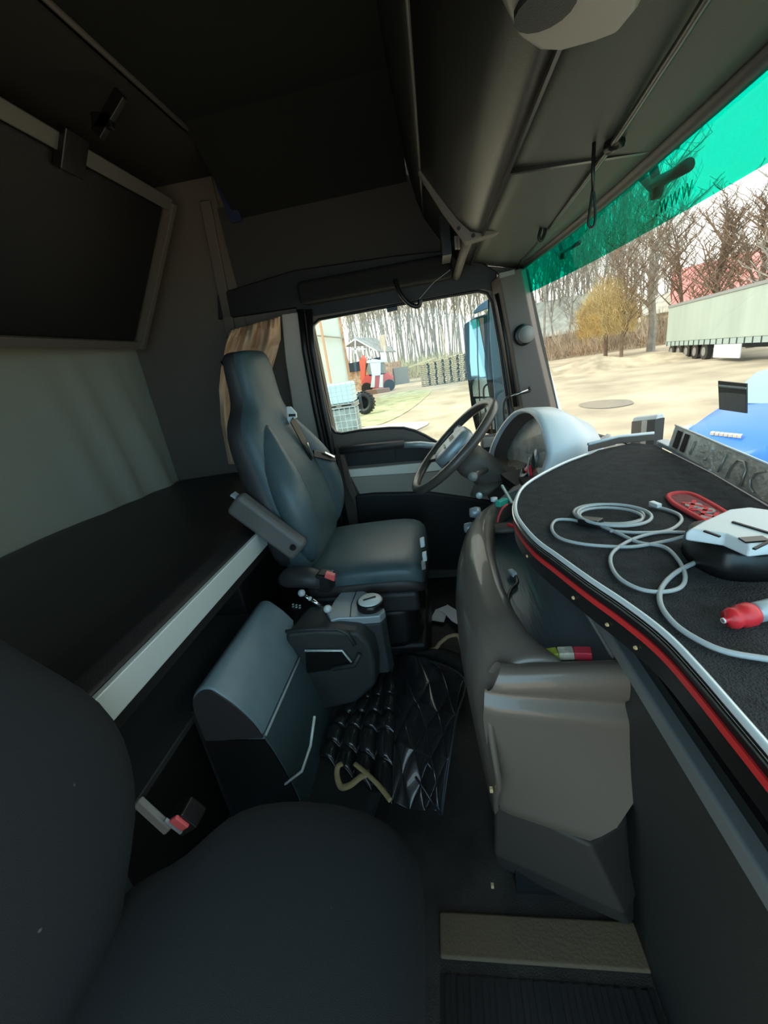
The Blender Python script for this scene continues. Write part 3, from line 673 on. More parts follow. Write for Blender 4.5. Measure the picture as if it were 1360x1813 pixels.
# driver side dash end with knobs
M().loft([[(.20, 1.24, .3), (.20, 1.26, .74), (.34, 1.26, .80), (.68, 1.26, .82), (.68, 1.24, .3)], [(.30, 2.08, .35), (.28, 2.08, .74), (.36, 2.08, .80), (.56, 2.08, .81), (.56, 2.08, .35)]]).build('driver_dash', m_dash, da, bevel=.02)
M().loft([[(.13, 1.24, .45), (.10, 1.22, .70), (.16, 1.24, .765), (.3, 1.26, .80), (.3, 1.26, .45)], [(.2, 1.34, .5), (.18, 1.34, .71), (.22, 1.36, .76), (.3, 1.36, .79), (.3, 1.34, .5)]]).build('dash_corner', mat('corner_plastic', (.22, .24, .25), .4), da, bevel=.02, seg=4)
for q in ((828, 935), (838, 908)):
    p = P(*q, y=1.22); M().lathe([(.016, 0), (.018, .012), (.014, .03), (.001, .032)], p + Vector((.02, 0, 0)), (-1, -.15, .1), 16).build('rotary_knob', m_silver, da, smooth=True)
M().bar(P(889, 860, z=.80), P(915, 905, z=.765), .006, .008).build('trim_line', m_alu, da)

# ------------------------------------------------------------------ instrument cluster hood
hc = empty('instrument_hood', (.33, 1.53, .8), 'rounded instrument cluster hood, coloured pale for its sky sheen, standing on the dash behind the wheel', 'instrument cluster')
mouth = [Vector(p) for p in [P(930, 872, y=1.24), P(955, 852, y=1.235), P(972, 815, y=1.235), P(970, 785, y=1.25), P(962, 755, y=1.30), P(950, 733, y=1.37), P(932, 724, y=1.47), P(912, 728, y=1.57), P(894, 746, y=1.66), P(880, 768, y=1.74), P(869, 793, y=1.79), P(866, 812, y=1.80), P(880, 828, y=1.72), P(905, 850, y=1.48)]]
mouth = smooth_path(mouth, 3, True)
mc = sum(mouth, Vector())/len(mouth)
def ringto(sc, dx_, dz_): return [mc + (p-mc)*sc + Vector((dx_, 0, dz_)) for p in mouth]
backr = [Vector((min(p.x+.16, .60), mc.y + (p.y-mc.y)*.92, .80 + (p.z-.80)*(.72 if p.z > .8 else 1.0))) for p in mouth]
midr = [p.lerp(q, .5) + Vector((0, 0, .022)) for p, q in zip(mouth, backr)]
M().loft([ringto(.88, .01, 0), ringto(.93, -.004, 0), ringto(1.0, -.002, 0), ringto(1.02, .012, 0), midr, backr, [mc + (p-mc)*.1 + Vector((.15, 0, -.06)) for p in backr]], cap=False).build('hood_shell', mat('sky_sheen_hood_plastic', (.80, .86, .90), .3, bump=.05, scale=500), hc, smooth=True)  # dark grey hood; its sky reflection is put into the pale base colour
M().loft([ringto(.93, -.001, 0), ringto(.84, .03, -.005), ringto(.74, .09, -.02)], cap=False).build('hood_inner', m_brown, hc, smooth=True)
M().loft([ringto(.80, .055, -.012), ringto(.79, .06, -.012)]).build('instrument_face', mat('instrument_face', (.36, .37, .34), .25, var=.4, vscale=18), hc)
for k, q in enumerate(((925, 790), (940, 812), (912, 805))):
    p = P(*q, x=.30); M().lathe([(.035, 0), (.035, .01), (.028, .012), (.001, .012)], p + Vector((.02, 0, 0)), (-1, 0, .25), 20).build('gauge', m_silver if k else m_dark, hc, smooth=True)
for k in range(4):
    a = P(950-7*k, 818+10*k, y=1.26+.02*k); M().obox(a + Vector((-.01, 0, 0)), (.006, .012, .012), (0, .006, 0), (-.002, 0, .02)).build('switch', m_white if k % 2 else m_dark, hc, bevel=.002)
M().obox(P(938, 832, y=1.28), (.008, 0, .01), (0, .012, 0), (-.008, 0, .01)).build('red_switch', m_red, hc, bevel=.002, label='red switch')
M().obox(P(932, 845, y=1.28), (.01, 0, .008), (0, .014, 0), (-.008, 0, .01)).build('black_plug', m_black, hc, bevel=.002)
M().loft([[P(884, 838, y=1.45), P(925, 868, y=1.27), P(932, 880, y=1.27), P(890, 858, y=1.42)], [P(884, 832, y=1.47)+Vector((.1, 0, 0)), P(925, 862, y=1.3)+Vector((.1, 0, 0)), P(932, 880, y=1.3)+Vector((.1, 0, -.02)), P(890, 858, y=1.45)+Vector((.1, 0, -.02))]]).build('switch_row', m_dark, hc, bevel=.004)
# small side air vent beyond the hood
av = M().obox(P(868, 785, y=1.92), (.04, 0, 0), (0, .05, 0), (0, 0, .035)).build('air_vent', m_dark, bevel=.01, loc=P(868, 785, y=1.92))
tag(av, 'dark air vent on the far dash end between wheel and pillar', 'air vent')
M().obox(P(866, 783, y=1.865), (.028, 0, 0), (0, .004, 0), (0, 0, .022)).build('vent_flap', m_grey, av, bevel=.004)

# ------------------------------------------------------------------ steering wheel
swc = P(801, 790, y=1.54); U = (P(868, 716, y=1.54) - P(733, 864, y=1.54)).normalized(); V = Vector((0, 1, 0)); N = U.cross(V).normalized()
if N.x > 0: N = -N
# turn the wheel slightly toward the camera side
sw = empty('steering_wheel', swc, 'brown-black four-spoke steering wheel with a grey hub', 'steering wheel')
tilt = Matrix.Rotation(math.radians(3), 3, U)
Vt = (tilt @ V); Nt = (tilt @ N)
RAD = .205
M().tube([swc + RAD*(math.cos(t)*U + math.sin(t)*Vt) for t in [2*PI*k/48 for k in range(48)]], .0165, 12, closed=True).build('rim', m_wheel, sw, smooth=True)
hubr = [sq_ring(swc - Nt*.035 + Nt*h, .085*s, .075*s, U, Vt, 24, 3.2) for h, s in ((0, .7), (.008, .95), (.02, 1), (.045, .96), (.055, .85))]
M().loft(hubr).build('hub', m_silver, sw, smooth=True, label='grey airbag hub')
for s_a, s_b in ((.45, .12), (-.45, .12), (.75, -.6), (-.75, -.6)):
    a = swc + .07*(U*s_b + Vt*s_a) - Nt*.02; b = swc + RAD*Vector(U*s_b*1.1 + Vt*s_a*1.2).normalized() - Nt*.004
    M().bar(a, b, .034, .016, Nt).build('spoke', m_wheel if s_b < 0 else m_silver, sw, bevel=.006)
p = swc + Nt*.024
M().bar(p - U*.02 + Vt*.03, p - U*.02 - Vt*.03, .006, .002, Nt).build('hub_mark', m_black, sw)
for k in range(3):
    M().bar(p + U*.01 + Vt*(.025-.02*k), p + U*.03 + Vt*(.02-.02*k), .005, .002, Nt).build('hub_letter', m_black, sw)
co = empty('steering_column', swc - Nt*.06, 'plastic steering column shroud with stalks under the wheel', 'steering column')
q1 = swc - Nt*.045; q2 = P(878, 845, y=1.54); q3 = Vector((.36, 1.54, .70))
def cring(c, s, n=Nt): return sq_ring(c, .06*s, .085*s, U, Vt, 20, 3.4)
M().loft([cring(q1, .85), cring(q1.lerp(q2, .25), 1.0), cring(q1.lerp(q2, .7), .95), cring(q2, .8), cring(q3, .7)]).build('shroud', m_brown, co, smooth=True)
M().tube([P(862, 832, y=1.47), P(848, 838, y=1.36), P(838, 843, y=1.28)], [.009, .011, .013], 10).build('stalk', m_wheel, co, smooth=True)
M().lathe([(.014, 0), (.015, .01), (.001, .012)], P(838, 843, y=1.28), (-.3, -1, 0), 14).build('stalk_cap', m_grey, co, smooth=True)
M().loft([sq_ring(P(850, 875, y=1.44), .035, .03, (1, 0, 0), (0, 1, 0), 16), sq_ring(P(868, 850, y=1.5), .05, .05, (1, 0, 0), (0, 1, 0), 16)]).build('ignition_housing', m_brown, co, smooth=True)
M().lathe([(.012, 0), (.012, .005), (.009, .007), (.001, .007)], P(849, 877, y=1.405), (-.3, -1, .1), 16).build('ignition_lock', m_alu, co, smooth=True)
M().tube(smooth_path([P(897, 770, y=1.98), P(892, 725, y=1.98), P(897, 705, y=1.98), P(918, 697, y=1.99), P(938, 692, y=2.0), P(937, 685, y=2.0)], 5), .006, 8).build('grab_bar', m_black, apo, smooth=True)
M().tube([P(905, 702, y=1.97), P(935, 690, y=1.97)], .003, 6).build('grab_bar_shine', m_chrome, apo, smooth=True)
hk = M().tube(smooth_path([P(700, 495, y=1.98), P(708, 518, y=1.97), P(725, 538, y=1.97), P(741, 542, y=1.97), P(744, 530, y=1.97)], 5), .010, 8)
tag(hk.build('coat_hook', m_black, smooth=True, loc=P(720, 520, y=1.98)), 'black curved hook hanging at the top of the side window', 'hook')
tag(M().prism([P(684, 545, y=2.06), P(703, 541, y=2.06), P(704, 549, y=2.06), P(686, 553, y=2.06)], (0, .02, 0)).build('window_clip', m_black, bevel=.003, loc=P(694, 547, y=2.06)), 'small black clip on the upper edge of the side window left of the hook', 'clip')
tag(M().tube([P(742, 530, y=1.96), P(768, 500, y=1.9), P(797, 478, y=1.8)], .001, 5).build('thin_wire', m_cable, loc=P(768, 500, y=1.9)), 'thin wire running from the hook up to the overhead shelf', 'wire')

# ------------------------------------------------------------------ dash shelf (table)
ZT = .90
tb = empty('dash_shelf', (.35, .8, ZT), 'black carpeted dash shelf with a chrome edge and a red stripe', 'shelf')
edge = [P(*q, z=ZT) for q in ((1042, 806), (1000, 822), (955, 845), (926, 866), (914, 890), (914, 912), (926, 934), (951, 962), (986, 988), (1021, 1014), (1056, 1039), (1092, 1063), (1127, 1088), (1162, 1115), (1198, 1148), (1247, 1202), (1300, 1264), (1360, 1334), (1440, 1430))]
edge.append(Vector((.205, .10, ZT))); edge.append(Vector((.21, -.06, ZT)))
edges = smooth_path(edge, 4)
far = [Vector((.55, -.06, ZT)), Vector((.585, .3, ZT))] + [P(*q, z=ZT) for q in ((1420, 935), (1360, 897), (1260, 838), (1200, 808), (1160, 788), (1120, 784), (1060, 797))]
poly = edges + far
top = M().prism([p + Vector((0, 0, -.012)) for p in poly], (0, 0, .012)); top.build('carpet_top', m_carpet, tb)
M().prism([p + Vector((0, 0, -.048)) for p in poly], (0, 0, .036)).build('shelf_board', m_black, tb)
lift = [p + Vector((0, 0, .004)) for p in edges]
M().tube(lift, .0036, 8).build('chrome_edge', mat('bright_edge_trim', (.75, .82, .83), .25, metal=.25), tb, smooth=True, label='bright edge trim')
off_ = []
for i, p in enumerate(edges):
    d = (edges[min(i+1, len(edges)-1)] - edges[max(i-1, 0)]); n = Vector((-d.y, d.x, 0)).normalized()
    if n.x > 0 and i > len(edges)//4: n = -n
    off_.append(n)
# outward normal: away from the centre of the shelf
ctr = sum(poly, Vector())/len(poly)
for i, p in enumerate(edges):
    if off_[i].dot(p-ctr) < 0: off_[i] = -off_[i]
def band(z0, z1, o, name, m, label=None):
    M().loft([[p + off_[i]*o + Vector((0, 0, z0)), p + off_[i]*(o+.002) + Vector((0, 0, z0)), p + off_[i]*(o+.002) + Vector((0, 0, z1)), p + off_[i]*o + Vector((0, 0, z1))] for i, p in enumerate(edges)]).build(name, m, tb, label=label)
band(-.049, .002, .001, 'edge_band', m_black)
band(-.023, -.015, .003, 'red_stripe', mat('red_stripe', (.55, .03, .03), .35), 'red stripe')
M().tube([p + off_[i]*.004 + Vector((0, 0, -.002)) for i, p in enumerate(edges)], .0028, 6).build('lower_chrome', m_chrome, tb, smooth=True)
for k in (26, 36, 43, 49):
    p = edges[k] + off_[k]*.004 + Vector((0, 0, -.038)); M().lathe([(.0028, 0), (.002, .002), (.0005, .002)], p, off_[k], 8).build('screw', m_beige, tb)
fp = [P(*q, z=ZT) for q in ((1042, 800), (1095, 786), (1158, 780))]
M().loft([[p, p + Vector((.0, .006, 0)), p + Vector((0, .006, .018)), p + Vector((0, 0, .018))] for p in fp]).build('far_lip', m_brown, tb, bevel=.002)
M().tube([p + Vector((0, .003, .020)) for p in fp], .004, 8).build('far_lip_trim', m_white, tb, smooth=True)
fr_ = [P(1160, 788, z=ZT), P(1260, 838, z=ZT), P(1360, 897, z=ZT), P(1420, 935, z=ZT)]
M().loft([[p + Vector((.002, 0, 0)), p + Vector((.03, .01, 0)), p + Vector((.03, .01, .012)), p + Vector((.002, 0, .012))] for p in fr_]).build('front_lip', m_silver, tb, bevel=.003)

# ------------------------------------------------------------------ things on the shelf
def on(px, py, h=.0): return P(px, py, z=ZT+h)
cb = empty('charging_cable', on(1100, 920), 'coiled grey cable lying on the carpeted shelf, looping past the white device', 'cable')
coil = M()
for k, (ax, ay, ccx, ccy, rot) in enumerate(((62, 17, 1078, 910, 0), (56, 15, 1082, 914, 3), (66, 19, 1088, 912, -2))):
    pts = [on(ccx + ax*math.cos(t), ccy + ay*math.sin(t) + .05*ax*math.cos(t), .004+.004*k) for t in [2*PI*i/30 for i in range(30)]]
    coil.tube(pts, .0026, 8, closed=True)
coil.build('coil', m_cable, cb, smooth=True)
def cable(q, name, r=.0026, hh=.004):
    M().tube(smooth_path([on(a, b, h_[0] if (h_ := rest) else hh) for a, b, *rest in q], 7), r, 8).build(name, m_cable, cb, smooth=True)
cable([(1035, 926), (1010, 920), (985, 921), (977, 935), (990, 952), (1030, 963), (1090, 968), (1130, 967), (1180, 958), (1240, 945, .02), (1320, 950, .05), (1365, 950, .05)], 'free_loop')
cable([(1026, 917), (1050, 925), (1090, 942), (1130, 960), (1175, 968), (1200, 990), (1213, 1018), (1205, 1040), (1170, 1048), (1130, 1042), (1095, 1022), (1081, 995), (1088, 975), (1120, 955), (1165, 943), (1215, 943), (1260, 948, .02)], 'figure_loop')
cable([(1370, 985, .01), (1310, 985, .008), (1250, 990), (1200, 1012), (1172, 1040), (1170, 1070), (1195, 1105), (1240, 1135), (1290, 1155), (1365, 1168), (1420, 1180)], 'front_loop', .003)
cable([(1150, 895), (1180, 902), (1203, 912), (1205, 925), (1180, 940), (1130, 943), (1080, 940)], 'back_loop')
M().bar(on(1028, 922, .006), on(1064, 926, .01), .02, .012).build('cable_tie', m_black, cb, bevel=.002)
M().bar(on(1153, 890, .008), on(1168, 896, .008), .009, .007).build('connector', m_white, cb, bevel=.001)

pt = empty('embroidered_patch', on(1240, 905), 'red and grey oval patch lying on the carpet beside the plate', 'patch')
ol = [on(*q, .002) for q in ((1183, 882), (1192, 877), (1212, 876), (1232, 881), (1265, 899), (1290, 915), (1310, 931), (1290, 940), (1268, 938), (1245, 925), (1215, 908), (1192, 894))]
ol = smooth_path(ol, 4, True)
M().prism(ol, (0, 0, .003)).build('patch_cloth', mat('patch_cloth', (.22, .07, .07), .9, bump=.4), pt)
M().tube([p + Vector((0, 0, .003)) for p in ol], .004, 6, closed=True).build('patch_border', mat('patch_red', (.7, .06, .06), .8), pt, smooth=True)
for a, b in (((1208, 890), (1250, 898)), ((1222, 902), (1262, 905)), ((1240, 910), (1288, 922)), ((1230, 886), (1222, 902)), ((1252, 898), (1243, 912)), ((1270, 908), (1260, 926)), ((1250, 918), (1290, 932))):
    M().bar(on(*a, .006), on(*b, .006), .006, .002).build('stitching', MATS['patch_red'], pt)
for q in ((1228, 896), (1250, 905), (1256, 918)):
    M().lathe([(.013, 0), (.012, .0025), (.001, .0025)], on(*q, .004), (0, 0, 1), 12).build('grey_stitch_field', m_grey, pt)

# white device on a black cradle
wd = empty('toll_device', on(1310, 970), 'white device on a black base lying at the right edge of the shelf', 'device')
bs_ = [on(*q) for q in ((1207, 968), (1215, 990), (1245, 1012), (1290, 1028), (1360, 1030), (1430, 1020), (1430, 985), (1360, 975), (1290, 968), (1235, 962))]
bs_ = smooth_path(bs_, 3, True); bc = sum(bs_, Vector())/len(bs_)
M().loft([bs_, [p + Vector((0, 0, .012)) for p in bs_], [bc + (p-bc)*.94 + Vector((0, 0, .03)) for p in bs_], [bc + (p-bc)*.86 + Vector((0, 0, .038)) for p in bs_]]).build('base', m_black, wd, smooth=True)
tp_ = [P(q[0], q[1], z=ZT+.045) for q in ((1212, 952), (1240, 936), (1288, 914), (1325, 910), (1380, 918), (1440, 935), (1440, 1000), (1360, 978), (1325, 982), (1280, 962), (1240, 956))]
tc_ = sum(tp_, Vector())/len(tp_)
M().loft([[p + Vector((0, 0, -.004)) for p in tp_], [p + Vector((0, 0, .006)) for p in tp_], [tc_ + (p-tc_)*.93 + Vector((0, 0, .012)) for p in tp_]]).build('white_cover', m_white, wd, bevel=.003)
for a, b in (((1247, 940), (1275, 950)), ((1297, 924), (1370, 946)), ((1335, 972), (1370, 955))):
    M().bar(P(*a, z=ZT+.058), P(*b, z=ZT+.058), .003, .002).build('cover_slot', m_dark, wd)
M().obox(P(1335, 955, z=ZT+.058), (.012, 0, 0), (0, .006, 0), (0, 0, .001)).build('cover_opening', m_black, wd)

# red cigarette lighter plug
cg = empty('lighter_plug', on(1300, 1092, .012), 'red and grey car lighter plug lying on the shelf at the right edge', 'plug')
a = on(1288, 1097, .012); b = on(1345, 1083, .014); ax = (b-a).normalized()
M().lathe([(.002, -.005), (.003, -.003), (.003, .0), (.009, .001), (.011, .006), (.0095, .011), (.0118, .014), (.012, .024), (.010, .028)], a, ax, 20).build('red_tip', m_red, cg, smooth=True)
M().lathe([(.0028, -.005), (.0028, .0)], a, ax, 10).build('contact_pin', m_alu, cg)
M().lathe([(.009, .028), (.0103, .031), (.0103, .062), (.008, .085), (.003, .09)], a, ax, 20).build('grip', m_silver, cg, smooth=True)
M().obox(a + ax*.055 + Vector((-.006, -.010, .0)), ax*.008, (.0, .003, 0), (0, 0, .003)).build('side_contact', m_chrome, cg)

# embossed number plate seen from behind
npl = empty('number_plate', on(1270, 835), 'dirty grey embossed number plate standing on edge along the front of the shelf', 'number plate')
pA, pB = P(1183, 792, z=ZT+.012), P(1400, 915, z=ZT+.012)
Hh = .052
du = (pB-pA).normalized()
topv = Vector((.012, .0, Hh))
M().loft([[p, p + Vector((.003, .002, 0)), p + Vector((.003, .002, 0)) + topv, p + topv] for p in (pA, pA.lerp(pB, .5), pB)]).build('plate_sheet', mat('dirty_plate_metal', (.50, .49, .44), .4, metal=.35, var=.4, vscale=14, bump=.2, scale=80), npl, bevel=.001)
M().tube([pA + topv, pB + topv], .0022, 6).build('rolled_edge', m_alu, npl, smooth=True)
def on_pl(u, v): return pA + (pB-pA)*u + topv*v + Vector((-.002, -.001, 0))
m_rid = mat('ridge_metal', (.5, .48, .42), .35, metal=.6)
def ridge(pts): M().tube([on_pl(*q) for q in pts], .0016, 6).build('embossed_letter', m_rid, npl, smooth=True)
ridge([(.255, .2), (.262, .75)]); ridge([(.53, .12), (.54, .78)])
ridge([(.60, .08), (.605, .5), (.63, .78), (.67, .8), (.70, .6), (.705, .08)])
ridge([(.80, .8), (.76, .65), (.745, .4), (.76, .18), (.79, .1)]); ridge([(.34, .5), (.37, .52)]); ridge([(.40, .25), (.40, .38)])
for u0, v0, w_ in ((.08, .5, .035), (.165, .5, .03)):
    c = on_pl(u0, v0); M().obox(c + Vector((.0, 0, 0)), du*w_*.32, topv*.36, Vector((.0006, -.0006, 0))).build('rust_stain', mat('rust_stain', (.035, .015, .012), .8), npl)
for u0, v0 in ((.43, .75), (.47, .05), (.02, .12), (.02, .8)):
    M().lathe([(.003, 0), (.002, .001), (.0005, .001)], on_pl(u0, v0), (-1, -.5, 0), 8).build('scuff', m_white, npl)

# carton and crumpled tissue beyond the shelf, square sticker on the glass
M_c = P(1137, 776, x=.60)
ct = empty('striped_carton', M_c, 'small brown and black striped carton with a white top standing behind the shelf', 'carton')
a, b = P(1117, 777, x=.60), P(1158, 777, x=.60); hgt = .055; dpt = Vector((.03, .012, 0))
def slab(t0, t1, m, nm): 
    p0, p1 = a.lerp(b, t0), a.lerp(b, t1); lift_ = Vector((0, 0, -.06))
    M().loft([[p0+lift_, p0+dpt+lift_, p0+dpt+Vector((0, 0, hgt)), p0+Vector((0, 0, hgt))], [p1+lift_, p1+dpt+lift_, p1+dpt+Vector((0, 0, hgt)), p1+Vector((0, 0, hgt))]]).build(nm, m, ct)
slab(0, .45, mat('carton_brown', (.25, .2, .16), .6), 'brown_panel'); slab(.45, .68, mat('carton_white', (.8, .72, .62), .6), 'white_panel'); slab(.68, 1, mat('carton_black', (.04, .045, .05), .5), 'black_panel')
tpp = [a + Vector((0, 0, hgt)), b + Vector((0, 0, hgt))]
M().loft([[p, p + dpt, p + dpt*.8 + Vector((0, 0, .014)), p + dpt*.2 + Vector((0, 0, .012))] for p in tpp]).build('white_top', m_white, ct, bevel=.003)
tz = P(1078, 782, x=.6)
tis = M(); rnd = random.Random(4)
tis.loft([[tz + Vector((.02*math.cos(t)*s*rnd.uniform(.8, 1.2), .08*math.sin(t)*s*rnd.uniform(.85, 1.15), h + rnd.uniform(-.004, .004))) for t in [2*PI*k/16 for k in range(16)]] for h, s in ((-.05, .9), (-.01, .9), (.004, .75), (.014, .5), (.022, .3), (.026, .1))])
tag(tis.build('crumpled_tissue', m_paper, smooth=True, loc=tz), 'crumpled white tissue lying behind the shelf beside the instrument hood', 'tissue')
sqx = .66
tr_ = empty('black_transponder', P(1296, 702, x=sqx), 'square black toll box with a silver band stuck on the windscreen above the blue car', 'transponder')
def slabq(q, m, nm, th=.004, dxx=0):
    M().prism([P(u_, v_, x=sqx+dxx) for u_, v_ in q], (th, 0, 0)).build(nm, m, tr_, bevel=.001)
slabq(((1271, 674), (1321, 679), (1321, 732), (1273, 725)), m_black, 'box')
slabq(((1271, 681), (1321, 686), (1320, 690), (1271, 685)), m_silver, 'silver_band', .002, -.003)

# ------------------------------------------------------------------ things in the tray
zt = .70
def tr(px, py, h=0): return P(px, py, z=zt+h)
pk = empty('sweet_wrapper', tr(1010, 1158, .01), 'small yellow, cream and red wrapper lying in the corner of the dash tray', 'wrapper')
ws_ = [(968, 1160), (988, 1157), (1016, 1156), (1048, 1157)]
cols = [mat('wrap_green', (.42, .48, .05), .5), mat('wrap_cream', (.72, .66, .5), .5, var=.4, vscale=60), mat('wrap_red', (.75, .05, .08), .5)]
for k in range(3):
    M().bar(tr(*ws_[k], .020), tr(*ws_[k+1], .022), .018, .014).build('wrapper_section', cols[k], pk, bevel=.002)
kd = M().tube(smooth_path([tr(*q, .006) for q in ((906, 1010), (912, 1018), (916, 1032), (905, 1045), (900, 1062), (908, 1085), (925, 1115), (945, 1145), (955, 1160))], 6), .004, 8)
kdo = kd.build('plug_cord', m_black, smooth=True, loc=tr(915, 1050))
tag(kdo, 'black cord with a small plug lying along the left side of the dash tray', 'cord')
M().bar(tr(903, 1010, .01), tr(912, 1018, .01), .012, .01).build('plug', m_white, kdo, bevel=.002)
wb = empty('wire_bundle', P(885, 895, z=.765), 'green and white connector with a red wire at the head of the dash tray', 'wires')
M().bar(P(881, 893, z=.775), P(896, 886, z=.775), .018, .018).build('green_connector', mat('green_plastic', (.05, .5, .38), .5), wb, bevel=.003)
M().lathe([(.010, 0), (.010, .01), (.001, .012)], P(875, 887, z=.775), (0, 0, 1), 12).build('white_cap', m_white, wb, smooth=True)
M().tube(smooth_path([P(899, 893, z=.785), P(890, 900, z=.78), P(884, 912, z=.765), P(881, 925, z=.745)], 5), .003, 8).build('red_wire', mat('red_wire', (.8, .08, .08), .5), wb, smooth=True)
M().tube([P(900, 893, z=.78), P(915, 893, z=.79)], .004, 6).build('black_lead', m_black, wb, smooth=True)
mb_ = M().loft([sq_ring(P(898, 935, z=.715), .05, .04, (1, 0, 0), (0, 1, 0), 14), sq_ring(P(898, 932, z=.74), .035, .03, (1, 0, 0), (0, 1, 0), 14)])
mbo = mb_.build('black_gadget', m_brown, smooth=True, loc=P(898, 935, z=.70)); tag(mbo, 'brown-black box with a red tab in the tray below the green connector', 'box')
M().bar(P(900, 928, z=.745), P(909, 932, z=.745), .008, .006).build('red_tab', m_red, mbo)

# ------------------------------------------------------------------ floor things
def quilt(fn, name, m, label, loc, nq=10, nu=150, nv=150, amp=.005, dia=True):
    def g(u, v):
        p = Vector(fn(u, v)); e = .01
        d1 = Vector(fn(min(u+e, 1), v)) - Vector(fn(max(u-e, 0), v)); d2 = Vector(fn(u, min(v+e, 1))) - Vector(fn(u, max(v-e, 0)))
        n = d1.cross(d2)
        if n.length > 0: n.normalize()
        if n.z < 0: n = -n
        q = abs(math.sin(PI*nq*(u+v)))*abs(math.sin(PI*nq*(u-v))) if dia else abs(math.sin(PI*nq*u))*abs(math.sin(PI*4*v))
        return p + n*amp*q**.35
    o = M().grid(g, nu, nv).build(name, m, None, smooth=True, solid=.003, loc=loc)
    return tag(o, label, 'floor mat')
def bil(cs, u, v):
    nr, nc = len(cs)-1, len(cs[0])-1
    i = min(int(u*nr), nr-1); j = min(int(v*nc), nc-1); a, b = u*nr-i, v*nc-j
    a2 = a*a*(3-2*a)*.5+a*.5; b2 = b
    return cs[i][j]*(1-a2)*(1-b2) + cs[i+1][j]*a2*(1-b2) + cs[i][j+1]*(1-a2)*b2 + cs[i+1][j+1]*a2*b2
left_cs = [[P(655, 1185, z=.06), P(700, 1165, z=.10)], [P(620, 1250, z=.06), P(700, 1235, z=.12)], [P(585, 1290, z=.06), P(700, 1300, z=.12)], [P(565, 1340, z=.05), P(695, 1425, z=.06)]]
def leftf(u, v):
    p = bil(left_cs, u, v); return p + Vector((0, 0, .02*math.sin(PI*4*v)**2))
qm = quilt(leftf, 'quilted_mat', m_quilt, 'black quilted vinyl floor mat bunched into folds on the cab floor', P(640, 1300, z=.0), nq=6, amp=.016, dia=False)
right_cs = [[P(700, 1165, z=.12), P(760, 1168, z=.17), P(822, 1203, z=.22)], [P(700, 1240, z=.12), P(760, 1250, z=.17), P(808, 1270, z=.20)], [P(700, 1320, z=.11), P(750, 1330, z=.14), P(795, 1350, z=.15)], [P(695, 1425, z=.05), P(740, 1430, z=.05), P(782, 1442, z=.04)]]
def rightf(u, v):
    p = bil(right_cs, u, v); return p + Vector((0, 0, .012*math.sin(PI*2*v+u*2)))
qm2 = quilt(rightf, 'quilted_mat', m_quilt, 'black quilted vinyl mat with diamond stitching leaning against the dashboard', P(760, 1300, z=.0), nq=3, amp=.006)
M().tube(smooth_path([P(606, 1352, z=.11), P(598, 1358, z=.11), P(597, 1375, z=.10), P(604, 1393, z=.09), P(620, 1390, z=.10), P(638, 1376, z=.11), P(654, 1368, z=.12)], 5), .009, 8, flat=.5).build('edging', m_beige, qm, smooth=True, label='beige edging')
M().tube(smooth_path([P(628, 1352, z=.13), P(650, 1370, z=.13), P(670, 1390, z=.12), P(692, 1418, z=.11)], 5), .007, 8, flat=.5).build('edging', m_beige, qm, smooth=True, label='beige edging')
M().tube(smooth_path([P(700, 1165, z=.125), P(760, 1170, z=.175), P(822, 1203, z=.225), P(808, 1270, z=.205), P(795, 1350, z=.155), P(782, 1442, z=.045)], 6), .004, 8).build('edging', m_leatherd, qm2, smooth=True)
for a, b in (((757, 1350), (778, 1380)), ((736, 1375), (780, 1442))):
    M().tube([P(*a, z=.15), P(*b, z=.07)], .004, 6).build('fold_edge', m_quilt, qm2, smooth=True)
m3 = M().grid(lambda u, v: P(736+84*u, 1150+12*u-8*math.sin(PI*u)+(30-0*u)*v*(.4+.9*u), z=.10+.04*math.sin(PI*v)), 16, 10).build('driver_mat', m_carpet, smooth=True, solid=.006, loc=P(780, 1165, z=.08))
tag(m3, 'dark carpet mat with a beige edge crumpled at the driver footwell', 'floor mat')
M().tube(smooth_path([P(738, 1150, z=.11), P(768, 1150, z=.11), P(780, 1138, z=.13), P(795, 1127, z=.15), P(812, 1126, z=.15), P(818, 1145, z=.14)], 5), .010, 8, flat=.6).build('edging', mat('tan_edging', (.5, .36, .2), .8), m3, smooth=True, label='tan edging')
pp = M()
pp.prism([P(*q, z=.02) for q in ((762, 1098), (772, 1079), (792, 1086), (786, 1102))], (0, 0, .003))
pp.prism([P(*q, z=.035) for q in ((784, 1082), (792, 1071), (817, 1086), (817, 1110), (800, 1100))], (0, 0, .003))
pp.add([P(772, 1079, z=.023), P(792, 1086, z=.023), P(792, 1071, z=.037)], [(0, 1, 2)])
tag(pp.build('folded_paper', m_paper, loc=P(790, 1090, z=.02)), 'folded white sheets of paper on the driver footwell floor', 'paper')
mr_ = M()
for k in range(16):
    mr_.box((-.10+.025*k, .0, .001), (-.09+.025*k, .47, .009))
mr_.box((-.11, .0, 0), (.30, .475, .003))
tag(mr_.build('ribbed_mat', mat('ribbed_rubber', (.02, .02, .02), .4), loc=(.1, .25, 0)), 'black ribbed rubber mat in the passenger footwell at the bottom edge', 'floor mat')

# ================================================================== OUTSIDE
GZ = -1.5
gnd = mat('yard_ground', (.50, .41, .29), .95, var=.28, vscale=.45, bump=.6, scale=6)
go = M().grid(lambda u, v: (-80+260*u, -30+230*v, GZ), 4, 4).build('ground', gnd); go['kind'] = 'structure'
def gp(px, py, y=None): return P(px, py, z=GZ)
